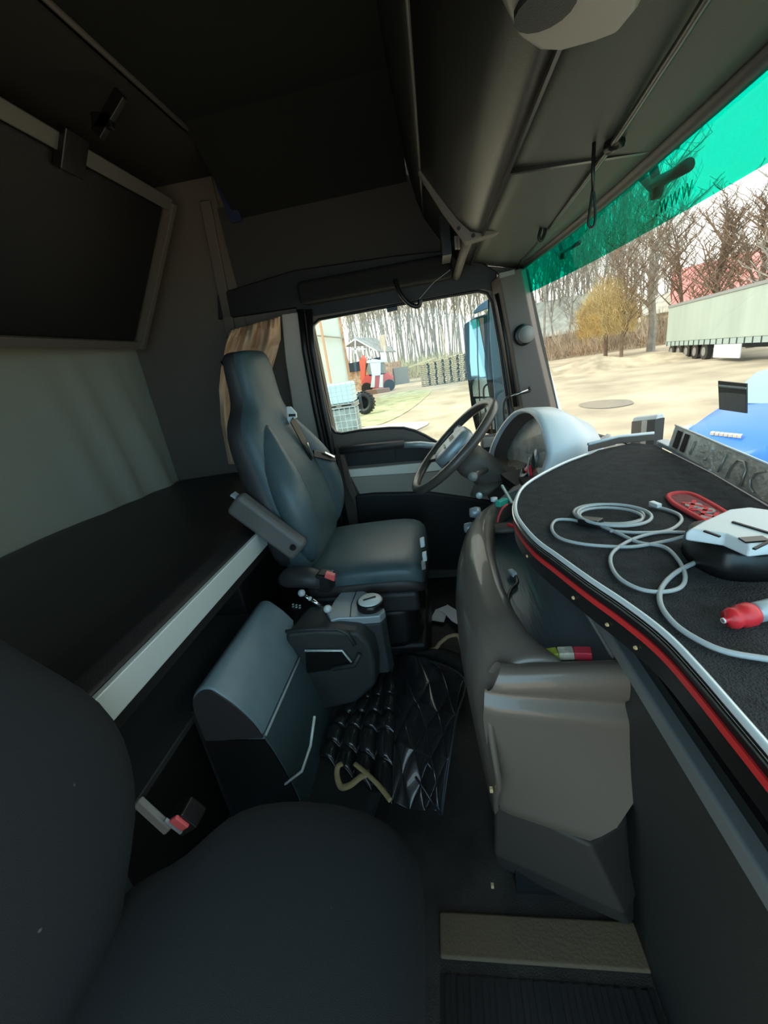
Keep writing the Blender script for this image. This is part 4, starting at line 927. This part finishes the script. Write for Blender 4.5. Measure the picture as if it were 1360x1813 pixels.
# grass patch and puddle
def patch(q, m, name, lab, cat, h=.02, kind=None):
    pl = smooth_path([P(a, b, z=GZ+h) for a, b in q], 4, True)
    o = M().prism(pl, (0, 0, .01)).build(name, m, loc=pl[0]); tag(o, lab, cat, kind=kind); return o
patch([(625, 735), (680, 700), (760, 690), (740, 715), (690, 745), (640, 755)], mat('thin_grass', (.46, .46, .26), .95, var=.4, vscale=1.2, bump=.8, scale=10), 'grass_patch', 'thin green grass growing on the yard beyond the side window', 'grass', kind='stuff')
patch([(590, 768), (680, 752), (760, 748), (700, 775), (640, 790)], mat('pale_concrete', (.78, .74, .64), .9, var=.1), 'concrete_strip', 'pale concrete strip of yard just beyond the side window', 'paving', .03)
patch([(1025, 716), (1060, 709), (1110, 708), (1120, 715), (1080, 722), (1040, 722)], mat('puddle_water', (.45, .42, .38), .05, spec=1), 'puddle', 'long shallow puddle on the sandy yard ahead of the windscreen', 'puddle')
# sand mounds
def mound(px, py, w, hgt_, lab, seed):
    c = gp(px, py); rnd = random.Random(seed)
    def g(u, v):
        x = (u*2-1); y = (v*2-1); r = math.hypot(x, y)
        return c + Vector((x*w, y*w*.5, hgt_*max(0, math.cos(min(1, r)*PI/2))*(1+.35*math.sin(9*x+seed)+.3*math.cos(11*y+6*x))-.02))
    tag(M().grid(g, 40, 30).build('sand_mound', mat('dry_earth', (.50, .40, .27), .95, var=.35, vscale=.9, bump=.8, scale=5), smooth=True, loc=c), lab, 'mound')
mound(960, 668, 2.4, .4, 'small earth mound at the left edge of the windscreen view', 1)
mound(1060, 652, 8, .55, 'low broad earth mound in front of the bushes', 2)
mound(850, 760, 2.2, .35, 'low sandy heap seen through the side window behind the wheel', 3)

# trees
m_bark = mat('hazed_grey_bark', (.36, .31, .25), .9, var=.3, vscale=2)  # trunks lightened: distance haze put into the bark colour
m_bark2 = mat('brown_bark', (.22, .14, .09), .9, var=.3, vscale=2)
m_barkd = mat('dark_bark', (.14, .11, .09), .9)
def tree_mesh(seed, H, r0, spread, first, nb, levels, lean=.04, tw=1.0):
    rnd = random.Random(seed); mb = M()
    def branch(p, d, L, r, lev):
        n = 5 if lev == 0 else 3; pts = [p]; q = p.copy(); dd = d.copy()
        for i in range(n):
            dd = (dd + Vector((rnd.gauss(0, .1), rnd.gauss(0, .1), rnd.gauss(.05, .06)))*(.5 if lev == 0 else 1.3)).normalized()
            q = q + dd*L/n; pts.append(q.copy())
        mb.tube(pts, [max(.012*tw, r*(1-.75*i/n)) for i in range(n+1)], 6 if lev == 0 else 3, cap=False)
        if lev < levels:
            k = nb if lev == 0 else max(3, nb//3)
            for i in range(k):
                t = first + (1-first)*(i+rnd.random())/k if lev == 0 else .25+.75*(i+rnd.random())/k
                t = min(t, .98); j = min(int(t*n), n-1); pp_ = pts[j].lerp(pts[j+1], t*n-j)
                az = rnd.uniform(0, 2*PI); sp_ = spread*rnd.uniform(.7, 1.3)
                bd = Vector((math.cos(az)*sp_, math.sin(az)*sp_, 1 if lev == 0 else .6)).normalized()
                branch(pp_, bd, L*(.5 if lev == 0 else .55)*rnd.uniform(.6, 1.1)*(1-.4*(t if lev == 0 else 0)), r*.4, lev+1)
    branch(Vector((0, 0, 0)), Vector((lean, 0, 1)).normalized(), H, r0, 0)
    return mb
protos = []
for k in range(5):
    o = tree_mesh(20+k, 21+k, .16, .42, .3, 12, 2, tw=2.0).build('forest_tree', m_bark, smooth=False)
    protos.append(o)
rnd = random.Random(11)
first_used = set()
n_f = 0
for layer, (y0, y1, cnt, lo, hi) in enumerate(((62, 74, 70, -.22, .40), (76, 92, 80, -.22, .48), (95, 115, 50, -.2, .5))):
    for i in range(cnt):
        y = rnd.uniform(y0, y1); x = y*(lo + (hi-lo)*(i+rnd.random()*.9)/cnt); k = rnd.randrange(5)
        if k in first_used: o = copy_tree(protos[k])
        else: o = protos[k]; first_used.add(k)
        s = rnd.uniform(.8, 1.15); o.location = (x, y, GZ); o.rotation_euler = (0, 0, rnd.uniform(0, 6.28)); o.scale = (s, s, s)
        tag(o, 'slim bare grey tree of the forest edge beyond the yard', 'tree', 'bare forest trees beyond the yard')
def bigtree(px, py, H, r, seed, m, lab, spread=.8, first=.25, nb=20, lv=3, tw=1.6):
    o = tree_mesh(seed, H, r, spread, first, nb, lv, tw=tw).build('bare_tree', m); o.location = gp(px, py); tag(o, lab, 'tree'); return o
bigtree(1152, 622, 13, .38, 5, m_bark, 'big forked bare tree standing left of the parked trailer', 1.0, .2, 16)
bigtree(1250, 618, 8.5, .3, 6, m_bark2, 'brown bare tree rising behind the middle of the trailer', .8, .2, 22)
bigtree(1330, 615, 8.5, .3, 8, m_bark2, 'tall brown bare tree behind the right end of the trailer', .8, .2, 22)
bigtree(1100, 632, 9, .16, 9, m_bark2, 'small reddish bare tree right of the yellow tree', 1.0, .15, 18)
bigtree(1205, 620, 9, .2, 12, m_bark2, 'reddish bare tree directly above the left end of the trailer', 1.0, .2, 20)
bigtree(1400, 618, 8, .35, 13, m_bark, 'grey bare tree at the right edge of the windscreen', .8, .2, 20)
bigtree(1010, 628, 12, .18, 14, m_bark, 'thin grey bare tree left of the yellow tree', .8, .2, 16)
# yellow willow: many fine drooping twigs
def twigs(name, c, rx, ry, rz, n, L, m, lab, cat, kind=None, up_=.4, w=.04, seed=1, zb=0):
    rn = random.Random(seed); mb = M()
    for i in range(n):
        a = rn.uniform(0, 2*PI); rr = rn.random()**.5; h = rn.random()
        p = c + Vector((rx*rr*math.cos(a), ry*rr*math.sin(a), zb + rz*h*(1-.6*rr*rr)))
        d = Vector((rn.gauss(0, .35), rn.gauss(0, .35), up_ + rn.gauss(0, .3))).normalized()*L*rn.uniform(.5, 1.2)
        s = Vector((1, .3, 0))*w*rn.uniform(.5, 1.2)
        mb.add([p - s/2, p + s/2, p + d*.6 + s*.3, p + d], [(0, 1, 2), (0, 2, 3)])
    o = mb.build(name, m, loc=c); return tag(o, lab, cat, kind=kind)
yc_ = gp(1072, 634)
yt = twigs('willow_tree', yc_, 2.6, 2.6, 5.0, 5200, 1.3, mat('yellow_twigs', (.66, .48, .20), .9, var=.3, vscale=1), 'yellow willow tree with dense fine twigs in front of the old barn', 'tree', up_=.35, w=.05, seed=3, zb=2.0)
M().tube([yc_, yc_ + Vector((0, 0, 4))], .2, 8).build('trunk', m_bark2, yt)
twigs('undergrowth', Vector((27, 58, GZ)), 22, 4, 2.6, 9000, 1.8, mat('dry_brush', (.52, .38, .26), .95, var=.4, vscale=.5), 'dry brown brush growing along the far side of the yard', 'brush', kind='stuff', up_=1.0, w=.10, seed=8)
twigs('undergrowth', Vector((-2, 64, GZ)), 16, 5, 2.2, 5000, 1.6, mat('straw_brush', (.60, .52, .30), .95, var=.3, vscale=.5), 'straw-coloured brush at the forest edge seen through the side window', 'brush', kind='stuff', up_=.9, w=.10, seed=9)
twigs('twig_canopy', Vector((54, 78, GZ)), 15, 8, 13, 12000, 2.2, mat('brown_twigs', (.42, .31, .20), .95, var=.3, vscale=.3), 'dense brown twig mass of woodland filling the background behind the trailer', 'woodland', kind='stuff', up_=.7, w=.07, seed=10)

# barn with grey roof, behind the brush
def house(pts4, zb, zw, zr, wallm, roofm, name, lab, cat, nwin=4, winm=None, chim=False):
    """pts4: ground corners a,b (front), depth vector; ridge along a-b"""
    a, b, dv = pts4
    e = empty(name, a, lab, cat); Z = Vector((0, 0, 1))
    M().prism([a + Z*0, b, b + dv, a + dv], (0, 0, zw)).build('wall', wallm, e)
    ov_ = (b-a).normalized()*.4
    r0, r1 = a + dv*.5 + Z*zr - ov_, b + dv*.5 + Z*zr + ov_
    f0, f1 = a - dv*.06 + Z*(zw-.15) - ov_, b - dv*.06 + Z*(zw-.15) + ov_; g0, g1 = a + dv*1.06 + Z*(zw-.15) - ov_, b + dv*1.06 + Z*(zw-.15) + ov_
    M().add([f0, f1, r1, r0, g0, g1], [(0, 1, 2, 3), (3, 2, 5, 4)]).build('roof', roofm, e, solid=.15)
    M().add([a + Z*zw, a + dv + Z*zw, a + dv*.5 + Z*(zr-.1)], [(0, 1, 2)]).add([b + Z*zw, b + dv + Z*zw, b + dv*.5 + Z*(zr-.1)], [(0, 1, 2)]).build('gable', wallm, e)
    for k in range(nwin):
        c = a.lerp(b, (k+.7)/(nwin+.4)) + Z*zw*.58 - dv.normalized()*.03; u = (b-a).normalized()
        w = M().obox(c, u*.45, dv.normalized()*.04, Z*.55).build('window', m_white, e); M().obox(c - dv.normalized()*.04, u*.36, dv.normalized()*.01, Z*.46).build('pane', winm or m_black, w)
    return e
m_roofg = mat('old_grey_roof', (.56, .53, .44), .9, var=.25, vscale=1.2); m_ocher = mat('ochre_brick', (.52, .30, .18), .9, var=.3, vscale=3)
house((Vector((P(940, 610, y=66).x, 66, GZ)), Vector((P(1085, 600, y=62).x, 62, GZ)), Vector((2.5, 9, 0))), 0, 2.9, 7.6, m_ocher, m_roofg, 'old_barn', 'long old barn with a mottled grey roof behind the brush', 'barn')
house((Vector((P(1142, 600, y=60).x, 60, GZ)), Vector((P(1180, 600, y=59).x, 59, GZ)), Vector((1.5, 5, 0))), 0, 3.6, 5.6, mat('cream_wall', (.75, .60, .42), .9), m_roofg, 'small_house', 'small cream house between the forked tree and the trailer', 'house', 2)
house((Vector((P(1195, 560, y=56).x, 56, GZ)), Vector((P(1345, 560, y=50).x, 50, GZ)), Vector((4, 9, 0))), 0, 4.0, 8.0, mat('house_wall', (.7, .62, .5), .9), mat('pink_red_roof', (.78, .27, .24), .9, var=.15, vscale=1), 'red_roofed_house', 'large house with a pinkish red roof behind the trailer', 'house', 4)

# curtain-sided trailer
tl = empty('curtain_trailer', gp(1182, 632), 'long pale green curtain-sided trailer parked across the yard', 'trailer')
ya = gp(1182, 632).y; TLt = P(1184, 545, y=ya); TLb = P(1177, 613, y=ya); hL = TLt.z - TLb.z
lo_, hi_ = ya*.4, ya
for _ in range(40):
    md = (lo_+hi_)/2
    if P(1360, 500, y=md).z - P(1360, 604, y=md).z > hL: hi_ = md
    else: lo_ = md
TRt = P(1360, 500, y=md); slope = (TRt.z - TLt.z)
d_ = (TRt - TLt); d_.z = 0
T0 = Vector((TLt.x, TLt.y, 0)); T1 = T0 + d_*1.5; dl = d_.length
zt_ = TLt.z; zb_ = TLb.z
dn = d_.normalized(); nn = Vector((-dn.y, dn.x, 0)); nn = nn if nn.dot(T0) > 0 else -nn
def tz_(p, z): return Vector((p.x, p.y, z + slope*(p-T0).dot(dn)/dl))
m_tarp = mat('pale_green_tarp', (.43, .50, .43), .6, var=.1, vscale=.8, stretch=(1, 1, .15))
zs = zb_ + .28
M().loft([[tz_(T0, zs), tz_(T0 + nn*2.5, zs), tz_(T0 + nn*2.5, zt_), tz_(T0, zt_)], [tz_(T1, zs), tz_(T1 + nn*2.5, zs), tz_(T1 + nn*2.5, zt_), tz_(T1, zt_)]]).build('curtain_side', m_tarp, tl, bevel=.05)
M().loft([[tz_(T0, zb_), tz_(T0 + nn*2.5, zb_), tz_(T0 + nn*2.5, zs), tz_(T0, zs)], [tz_(T1, zb_), tz_(T1 + nn*2.5, zb_), tz_(T1 + nn*2.5, zs), tz_(T1, zs)]]).build('lower_skirt', mat('skirt_tarp', (.38, .47, .43), .6), tl)
M().loft([[tz_(T0-nn*.05, zt_-.02), tz_(T0 + nn*2.55, zt_-.02), tz_(T0 + nn*2.55, zt_+.14), tz_(T0-nn*.05, zt_+.14)], [tz_(T1-nn*.05, zt_-.02), tz_(T1 + nn*2.55, zt_-.02), tz_(T1 + nn*2.55, zt_+.14), tz_(T1-nn*.05, zt_+.14)]]).build('roof_rail', mat('rail_grey', (.3, .31, .3), .6), tl)
Lt = (T1-T0).length
for k in range(int(Lt/.75)):
    p = T0 + dn*(.3+.75*k) - nn*.02
    M().bar(tz_(p, zb_-.02), tz_(p, zs+.02), .05, .03, nn).build('buckle_strap', m_dark, tl)
for k in range(5):
    p = T0 + dn*(.9 + 1.3*k) + nn*.1; r = .5
    c = tz_(p, zb_-.42); w = M().lathe([(.28, -.02), (r, 0), (r, .3), (.28, .3)], c, nn, 20).build('wheel', m_black, tl, smooth=False)
    M().lathe([(.27, -.03), (.2, .05), (.001, .06)], c, nn, 16).build('rim', m_grey, w)
M().loft([[tz_(T0 + dn*s_, zb_-.02), tz_(T0 + dn*s_ + nn*.05, zb_-.02), tz_(T0 + dn*s_ + nn*.05, zb_-.75), tz_(T0 + dn*s_, zb_-.75)] for s_ in (7.6, 10.5)]).build('side_guard', m_white, tl)
M().bar(tz_(T0 + dn*.5 + nn*1.2, zb_-.15), tz_(T1 + nn*1.2, zb_-.15), .8, .3).build('chassis', m_dark, tl)

# barn wall at the left of the side window
hb = gp(619, 690)
hb = Vector((-5.9, 28.0, GZ))
e_r = P(620, 672, y=28.0); e_l = P(520, 640, y=24.0)
wl_ = empty('white_hall', Vector((e_r.x, 28, GZ)), 'tall pale hall wall with orange edges at the left of the side window', 'building')
m_hall = mat('pale_hall_wall', (.80, .80, .70), .85, var=.06, vscale=.8)
M().loft([[Vector((e_r.x, 28, GZ)), Vector((e_r.x*1.43-.8, 40, GZ)), Vector((e_r.x*1.43-.8, 40, 9)), Vector((e_r.x, 28, 9))], [Vector((e_r.x-6, 26, GZ)), Vector((e_r.x*1.43-9, 38, GZ)), Vector((e_r.x*1.43-9, 38, 9)), Vector((e_r.x-6, 26, 9))]]).build('hall_wall', m_hall, wl_)
M().bar((e_r.x, 27.9, GZ), (e_r.x, 27.9, 9), .14, .14, (1, 0, 0)).build('corner_post', m_ocher, wl_)
qa = P(572, 600, y=27.2); M().bar((qa.x, 27.2, GZ), (qa.x, 27.2, 9), .22, .1, (1, 0, 0)).build('orange_post', mat('orange_steel', (.72, .38, .22), .7), wl_)
q1_, q2_ = P(570, 593, y=27.2), P(605, 599, y=27.8); M().bar(q1_ + Vector((-.3, 0, 0)), q2_ + Vector((.1, 0, 0)), .1, .08).build('cross_rail', mat('rail_brown', (.4, .33, .25), .8), wl_)

# shed with open gable frame and chimney
sy = 50.0
sh = empty('timber_shed', P(640, 660, y=sy), 'old shed with an open white timber gable and dark roof', 'shed')
m_tim = mat('white_timber', (.85, .85, .8), .8)
pk_ = P(629, 600, y=sy); rl = P(614, 618, y=sy); rr_ = P(668, 622, y=sy)
def S(px, py, y=sy): return P(px, py, y=y)
for a, b in (((629, 600), (612, 612)), ((629, 600), (668, 622)), ((622, 618), (650, 618)), ((629, 601), (629, 626)), ((648, 618), (654, 640)), ((658, 620), (656, 645)), ((640, 634), (684, 640)), ((683, 640), (680, 612))):
    M().bar(S(*a), S(*b), .14, .14, (0, 1, 0)).build('timber', m_tim, sh)
dv = Vector((1.6, 5, 0))
a, b, c, d = S(628, 599), S(670, 623), S(613, 614), S(684, 632)
M().add([a, b, b + dv + Vector((0, 0, -.2)), a + dv], [(0, 1, 2, 3)]).add([a, c, c + dv, a + dv], [(0, 1, 2, 3)]).build('roof', mat('hazed_tile_roof', (.34, .33, .31), .9, var=.3, vscale=2), sh, solid=.12)  # tile colour lightened to stand in for haze
g0 = Vector((S(612, 660).x, sy+.6, GZ)); g1_ = Vector((S(690, 660).x, sy+1.2, GZ))
M().prism([g0, g1_, g1_ + Vector((1, 5, 0)), g0 + Vector((1, 5, 0))], (0, 0, 2.6)).build('brick_wall', mat('orange_brick_pile', (.55, .34, .20), .9, var=.45, vscale=3), sh)
cb_ = S(659, 608) + Vector((1, 2, 0)); M().box(tuple(cb_ + Vector((-.3, -.3, -1))), tuple(cb_ + Vector((.3, .3, .8)))).build('chimney', mat('chimney_buff', (.75, .55, .38), .9), sh)
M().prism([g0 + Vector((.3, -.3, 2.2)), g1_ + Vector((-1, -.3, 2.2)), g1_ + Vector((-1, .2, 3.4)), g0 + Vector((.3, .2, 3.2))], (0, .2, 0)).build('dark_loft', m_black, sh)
bxp = Vector((S(692, 640).x, sy+2, GZ)); tag(M().box(tuple(bxp), tuple(bxp + Vector((1.6, 2, 1.9)))).build('dark_crate', m_grey, loc=bxp), 'dark weathered crate standing right of the shed', 'crate')

# red loader tractor
yl = 42.0
ld = empty('red_loader', P(665, 690, y=yl), 'red loader tractor with a cab and a wide front bucket in front of the shed', 'tractor')
m_tr = mat('faded_red_paint', (.62, .10, .09), .5); 
def T(px, py, dy_=0): return P(px, py, y=yl+dy_)
def pr_(q, th, m, nm, dy_=0, lab=None): M().prism([T(a, b, dy_) for a, b in q], (0, th, 0)).build(nm, m, ld, label=lab)
pr_(((643, 690), (692, 686), (694, 668), (686, 660), (648, 664), (641, 676)), 2.0, m_tr, 'chassis', .6)
pr_(((652, 642), (678, 641), (682, 662), (654, 666), (649, 655)), 1.6, m_grey, 'cab', .6)
pr_(((655, 643), (674, 642), (674, 664), (659, 666)), .05, mat('cab_glass', (.75, .85, .9), .1), 'windscreen', .5)
pr_(((649, 638), (682, 637), (683, 641), (649, 643)), 1.8, m_white, 'cab_roof', .5)
pr_(((656, 686), (659, 664), (664, 664), (663, 686)), .3, m_white, 'lift_arm', .0); pr_(((671, 686), (673, 664), (678, 663), (678, 686)), .3, m_white, 'lift_arm', 0)
pr_(((647, 692), (688, 687), (692, 703), (655, 706), (646, 700)), .9, mat('rusty_bucket', (.28, .16, .11), .8), 'bucket', -.9, 'brown bucket')
pr_(((636, 640), (642, 628), (648, 634), (646, 668), (640, 680), (638, 655)), .6, mat('bright_red_paint', (.85, .16, .10), .5), 'raised_boom', .9, 'bright red raised boom')
for q in ((650, 686), (690, 682)):
    c = T(*q, .8); c.z = GZ+.55; M().lathe([(.2, -.2), (.55, -.2), (.55, .25), (.2, .25)], c, (0, -1, 0), 18).build('wheel', m_black, ld)

# leaning tyre
ty = P(645, 713, y=24.5); tyo = M(); axd = Vector((-.25, -1, .1)).normalized()
tyo.lathe([(.34, -.2), (.52, -.24), (.60, -.18), (.62, 0), (.60, .18), (.52, .24), (.34, .2), (.34, -.2)], ty, axd, 28)
tyr = tyo.build('tractor_tyre', m_dark, smooth=True, loc=Vector((ty.x, ty.y, GZ))); tag(tyr, 'large black tractor tyre standing right of the caged tank', 'tyre')
tu, tv = axd.cross(Vector((0, 0, 1))).normalized(), Vector((0, 0, 1))
tre = M()
for k in range(20):
    t = 2*PI*k/20; c = ty + (tu*math.cos(t) + tv*math.sin(t))*.62; tre.obox(c, axd*.2, (tu*math.cos(t)+tv*math.sin(t))*.03, (tu*-math.sin(t)+tv*math.cos(t))*.04)
tre.build('tread', m_black, tyr)

# IBC tanks, stacked
yi = 15.5
def ibc(cx_, z0, W_, D_, H_, lab, tankm, grpname=None):
    e = empty('caged_tank', Vector((cx_, yi, z0)), lab, 'tank')
    M().box((cx_-W_/2+.04, yi, z0+.16), (cx_+W_/2-.04, yi+D_, z0+H_-.04)).build('tank', tankm, e, bevel=.06, seg=3)
    cg_ = M()
    for k in range(7):
        x = cx_-W_/2+W_*k/6; cg_.tube([(x, yi-.03, z0+.14), (x, yi-.03, z0+H_)], .012, 6)
    for k in range(6):
        z = z0+.14+(H_-.14)*k/5; cg_.tube([(cx_-W_/2, yi-.035, z), (cx_+W_/2, yi-.035, z)], .012, 6)
        cg_.tube([(cx_+W_/2, yi-.035, z), (cx_+W_/2, yi+D_, z)], .012, 6)
    cg_.build('cage', mat('galvanised_cage', (.45, .55, .56), .5, metal=.3), e)
    M().box((cx_-W_/2, yi-.02, z0), (cx_+W_/2, yi+D_, z0+.05)).box((cx_-W_/2, yi-.02, z0+.1), (cx_+W_/2, yi+D_, z0+.13)).box((cx_-.1, yi, z0+.05), (cx_+.1, yi+D_, z0+.1)).box((cx_-W_/2, yi, z0+.05), (cx_-W_/2+.12, yi+D_, z0+.1)).box((cx_+W_/2-.12, yi, z0+.05), (cx_+W_/2, yi+D_, z0+.1)).build('pallet', m_grey, e)
xr_ = P(625, 700, y=yi).x
z_t = P(610, 676, y=yi).z; z_m = P(610, 722, y=yi).z
ibc(xr_-.6, z_m, 1.2, 1.0, z_t-z_m, 'pale blue tank in a wire cage, upper one of the stack by the tyre', mat('pale_blue_tank', (.68, .88, .92), .4))
ibc(xr_-.6, GZ, 1.2, 1.0, z_m-GZ, 'dark-fronted caged tank at the bottom of the stack by the tyre', mat('dark_tank', (.30, .34, .32), .6, var=.4, vscale=3))

# pallet / log stack
yp = 41.5
random.seed(5)
def pilecol(px, top_py, bot_py, k):
    a = P(px, top_py, y=yp); b = P(px, bot_py, y=yp); z1 = max(a.z, GZ+.5)
    e = empty('pallet_stack', Vector((b.x, yp, GZ)), 'column of stacked wooden pallets in the long row of the yard', 'pallet stack', 'stacked wooden pallets beyond the side window')
    lay = int((z1-GZ)/.17); w = .46
    pl_ = M(); bk_ = M()
    for i in range(lay):
        z = GZ + .17*i; j = random.uniform(-.05, .05)
        pl_.box((b.x-w+j, yp, z+.11), (b.x+w+j, yp+1.1, z+.165))
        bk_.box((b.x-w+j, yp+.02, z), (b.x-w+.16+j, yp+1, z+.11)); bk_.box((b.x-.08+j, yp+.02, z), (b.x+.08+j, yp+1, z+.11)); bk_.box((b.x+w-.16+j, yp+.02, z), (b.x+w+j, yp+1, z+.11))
    pl_.build('boards', mat('pale_wood', (.70, .55, .34), .8, var=.2, vscale=2), e); bk_.build('blocks', mat('shaded_block_wood', (.42, .31, .19), .9, var=.2), e)  # blocks use a darker copy of the board wood, shade put into the colour
for k, (px, tp__, bt) in enumerate(((755, 643, 683), (768, 641, 682), (781, 634, 680), (794, 632, 678), (807, 627, 676), (820, 626, 675), (833, 622, 673))): pilecol(px, tp__, bt, k)
tag(M().bar(P(724, 650, y=40.8), P(770, 634, y=41.2), .25, .12).build('wooden_beam', MATS['pale_wood'], loc=P(745, 640, y=41)), 'long pale wooden beam leaning against the left end of the pallet row', 'beam')
for k, (a, b, lab) in enumerate((((786, 575), (790, 627), 'thin pale pole leaning upright at the pallet row, the more slanted one'), ((778, 584), (779, 632), 'thin pale upright pole beside the slanted one at the pallet row'))):
    tag(M().tube([P(a[0]-6+2*k, a[1], y=43), P(*b, y=43), Vector((P(*b, y=43).x, 43, GZ))], .05, 6).build('wooden_pole', MATS['pale_wood'], loc=Vector((P(*b, y=43).x, 43, GZ))), lab, 'pole')
tag(M().tube([P(1083, 500, y=55), P(1075, 612, y=55)], .11, 8).build('utility_pole', mat('pale_pole', (.72, .62, .45), .9), loc=P(1075, 612, y=55)), 'pale upright utility pole in front of the yellow tree', 'pole')

# wing mirror with housing
wm = empty('wing_mirror', P(845, 660, y=2.4), 'tall black wing mirror outside the side window beside the driver pillar', 'mirror')
def wmP(q, y=2.40): return P(q[0], q[1], y=y)
hou = [(820, 574), (838, 562), (858, 556), (872, 560), (880, 640), (888, 765), (868, 770), (842, 765), (836, 740), (824, 650)]
M().loft([[wmP(q, 2.40) for q in hou], [wmP(q, 2.40) + Vector((.03, .02, 0)) for q in hou], [wmP(q, 2.46)*.96 + Vector((.03, .1, .04)) for q in hou]]).build('mirror_housing', m_black, wm, bevel=.008)
gl = [(831, 568), (856, 562), (858, 600), (858, 650), (866, 700), (866, 702), (838, 702), (832, 640)]
M().prism([wmP(q, 2.395) for q in gl], (0, -.004, 0)).build('mirror_glass', mat('mirror_silver', (.85, .86, .86), .03, metal=1), wm, label='mirror glass')
gl2 = [(842, 706), (868, 704), (872, 720), (876, 760), (850, 758), (846, 730)]
M().prism([wmP(q, 2.395) for q in gl2], (0, -.004, 0)).build('lower_mirror_glass', MATS['mirror_silver'], wm)
m_blue = mat('blue_deflector', (.16, .30, .42), .3)
tag(M().prism([P(*q, y=2.32) for q in ((866, 525), (875, 530), (888, 610), (905, 735), (900, 768), (880, 770), (876, 700), (868, 600))], (0, .02, 0)).build('wind_deflector', m_blue, bevel=.004, loc=P(885, 650, y=2.32)), 'dark blue-grey wind deflector between the wing mirror and the pillar', 'deflector')
for za, zb in ((1.40, 1.36), (.86, .84)):
    M().tube([Vector((.40, 2.15, za)), Vector((.36, 2.28, za+.01)), Vector((.30, 2.44, zb))], .012, 8).build('mirror_arm', m_black, wm, smooth=True)
md_ = M().prism([P(*q, y=2.42) for q in ((838, 552), (848, 540), (866, 528), (868, 545), (855, 550), (840, 556))], (0, .06, 0)).build('mirror_bracket', m_blue, wm, bevel=.004)

# blue car ahead of the truck
car = empty('blue_car', Vector((5.6, 8.2, GZ)), 'small bright blue car parked ahead, its bonnet and headlight above the plate', 'car')
m_bcar = mat('bright_blue_paint', (.05, .20, .62), .35, coat=.15); 
cw = Vector((.85, .52, 0)).normalized()   # car's lengthwise direction (away to the right)
cn = Vector((-cw.y, cw.x, 0))
c0 = P(1226, 760, z=-.75)
def CP(l, w, z): return Vector((c0.x, c0.y, 0)) + cw*l + cn*w + Vector((0, 0, z))
secs_ = [(-.15, .45, -1.05, -1.2), (0.0, .7, -.86, -1.3), (.3, .8, -.72, -1.3), (.9, .84, -.58, -1.3), (1.3, .86, -.5, -1.3)]
def csec(l, w, zt__, zb__):
    return [CP(l, -w-.5, zb__), CP(l, -w-.5, (zt__+zb__)/2), CP(l, -w*.9-.5, zt__-.08), CP(l, -w*.6-.5, zt__-.01), CP(l, -.5, zt__+.02), CP(l, w*.6-.5, zt__-.01), CP(l, w*.9-.5, zt__-.08), CP(l, w-.5, (zt__+zb__)/2), CP(l, w-.5, zb__)]
M().loft([csec(*s_) for s_ in secs_] + [csec(4.0, .86, -.5, -1.3)]).build('body', m_bcar, car, bevel=.03, seg=3)
M().loft([[CP(1.25, -1.25, -.5), CP(1.25, .25, -.5), CP(2.0, .1, -.02), CP(2.0, -1.1, -.02)], [CP(3.6, -1.25, -.5), CP(3.6, .25, -.5), CP(3.2, .1, .02), CP(3.2, -1.1, .02)]]).build('cabin_glass', mat('car_glass', (.30, .42, .42), .12, metal=.2), car, bevel=.03)
hl = CP(.25, .22, -.83)
M().loft([sq_ring(hl, .20, .09, cw, (0, 0, 1), 16), sq_ring(hl + cn*.10, .16, .06, cw, (0, 0, 1), 16)]).build('headlight', m_white, car, smooth=True)
lt = CP(-.12, -.5, -1.0)
for k in range(7):
    M().obox(P(1262+8*k, 767+.8*k, z=-.80) , cw*.02 + Vector((0, 0, .01)), cn*.03, (0, 0, .02)).build('badge_letter', m_chrome, car)
for l_, w_ in ((.75, .36), (.75, -1.32), (3.3, .36), (3.3, -1.32)):
    c = CP(l_, w_, GZ+.31); M().lathe([(.16, -.1), (.31, -.1), (.31, .1), (.16, .1)], c, cn, 20).build('wheel', m_black, car, smooth=True)
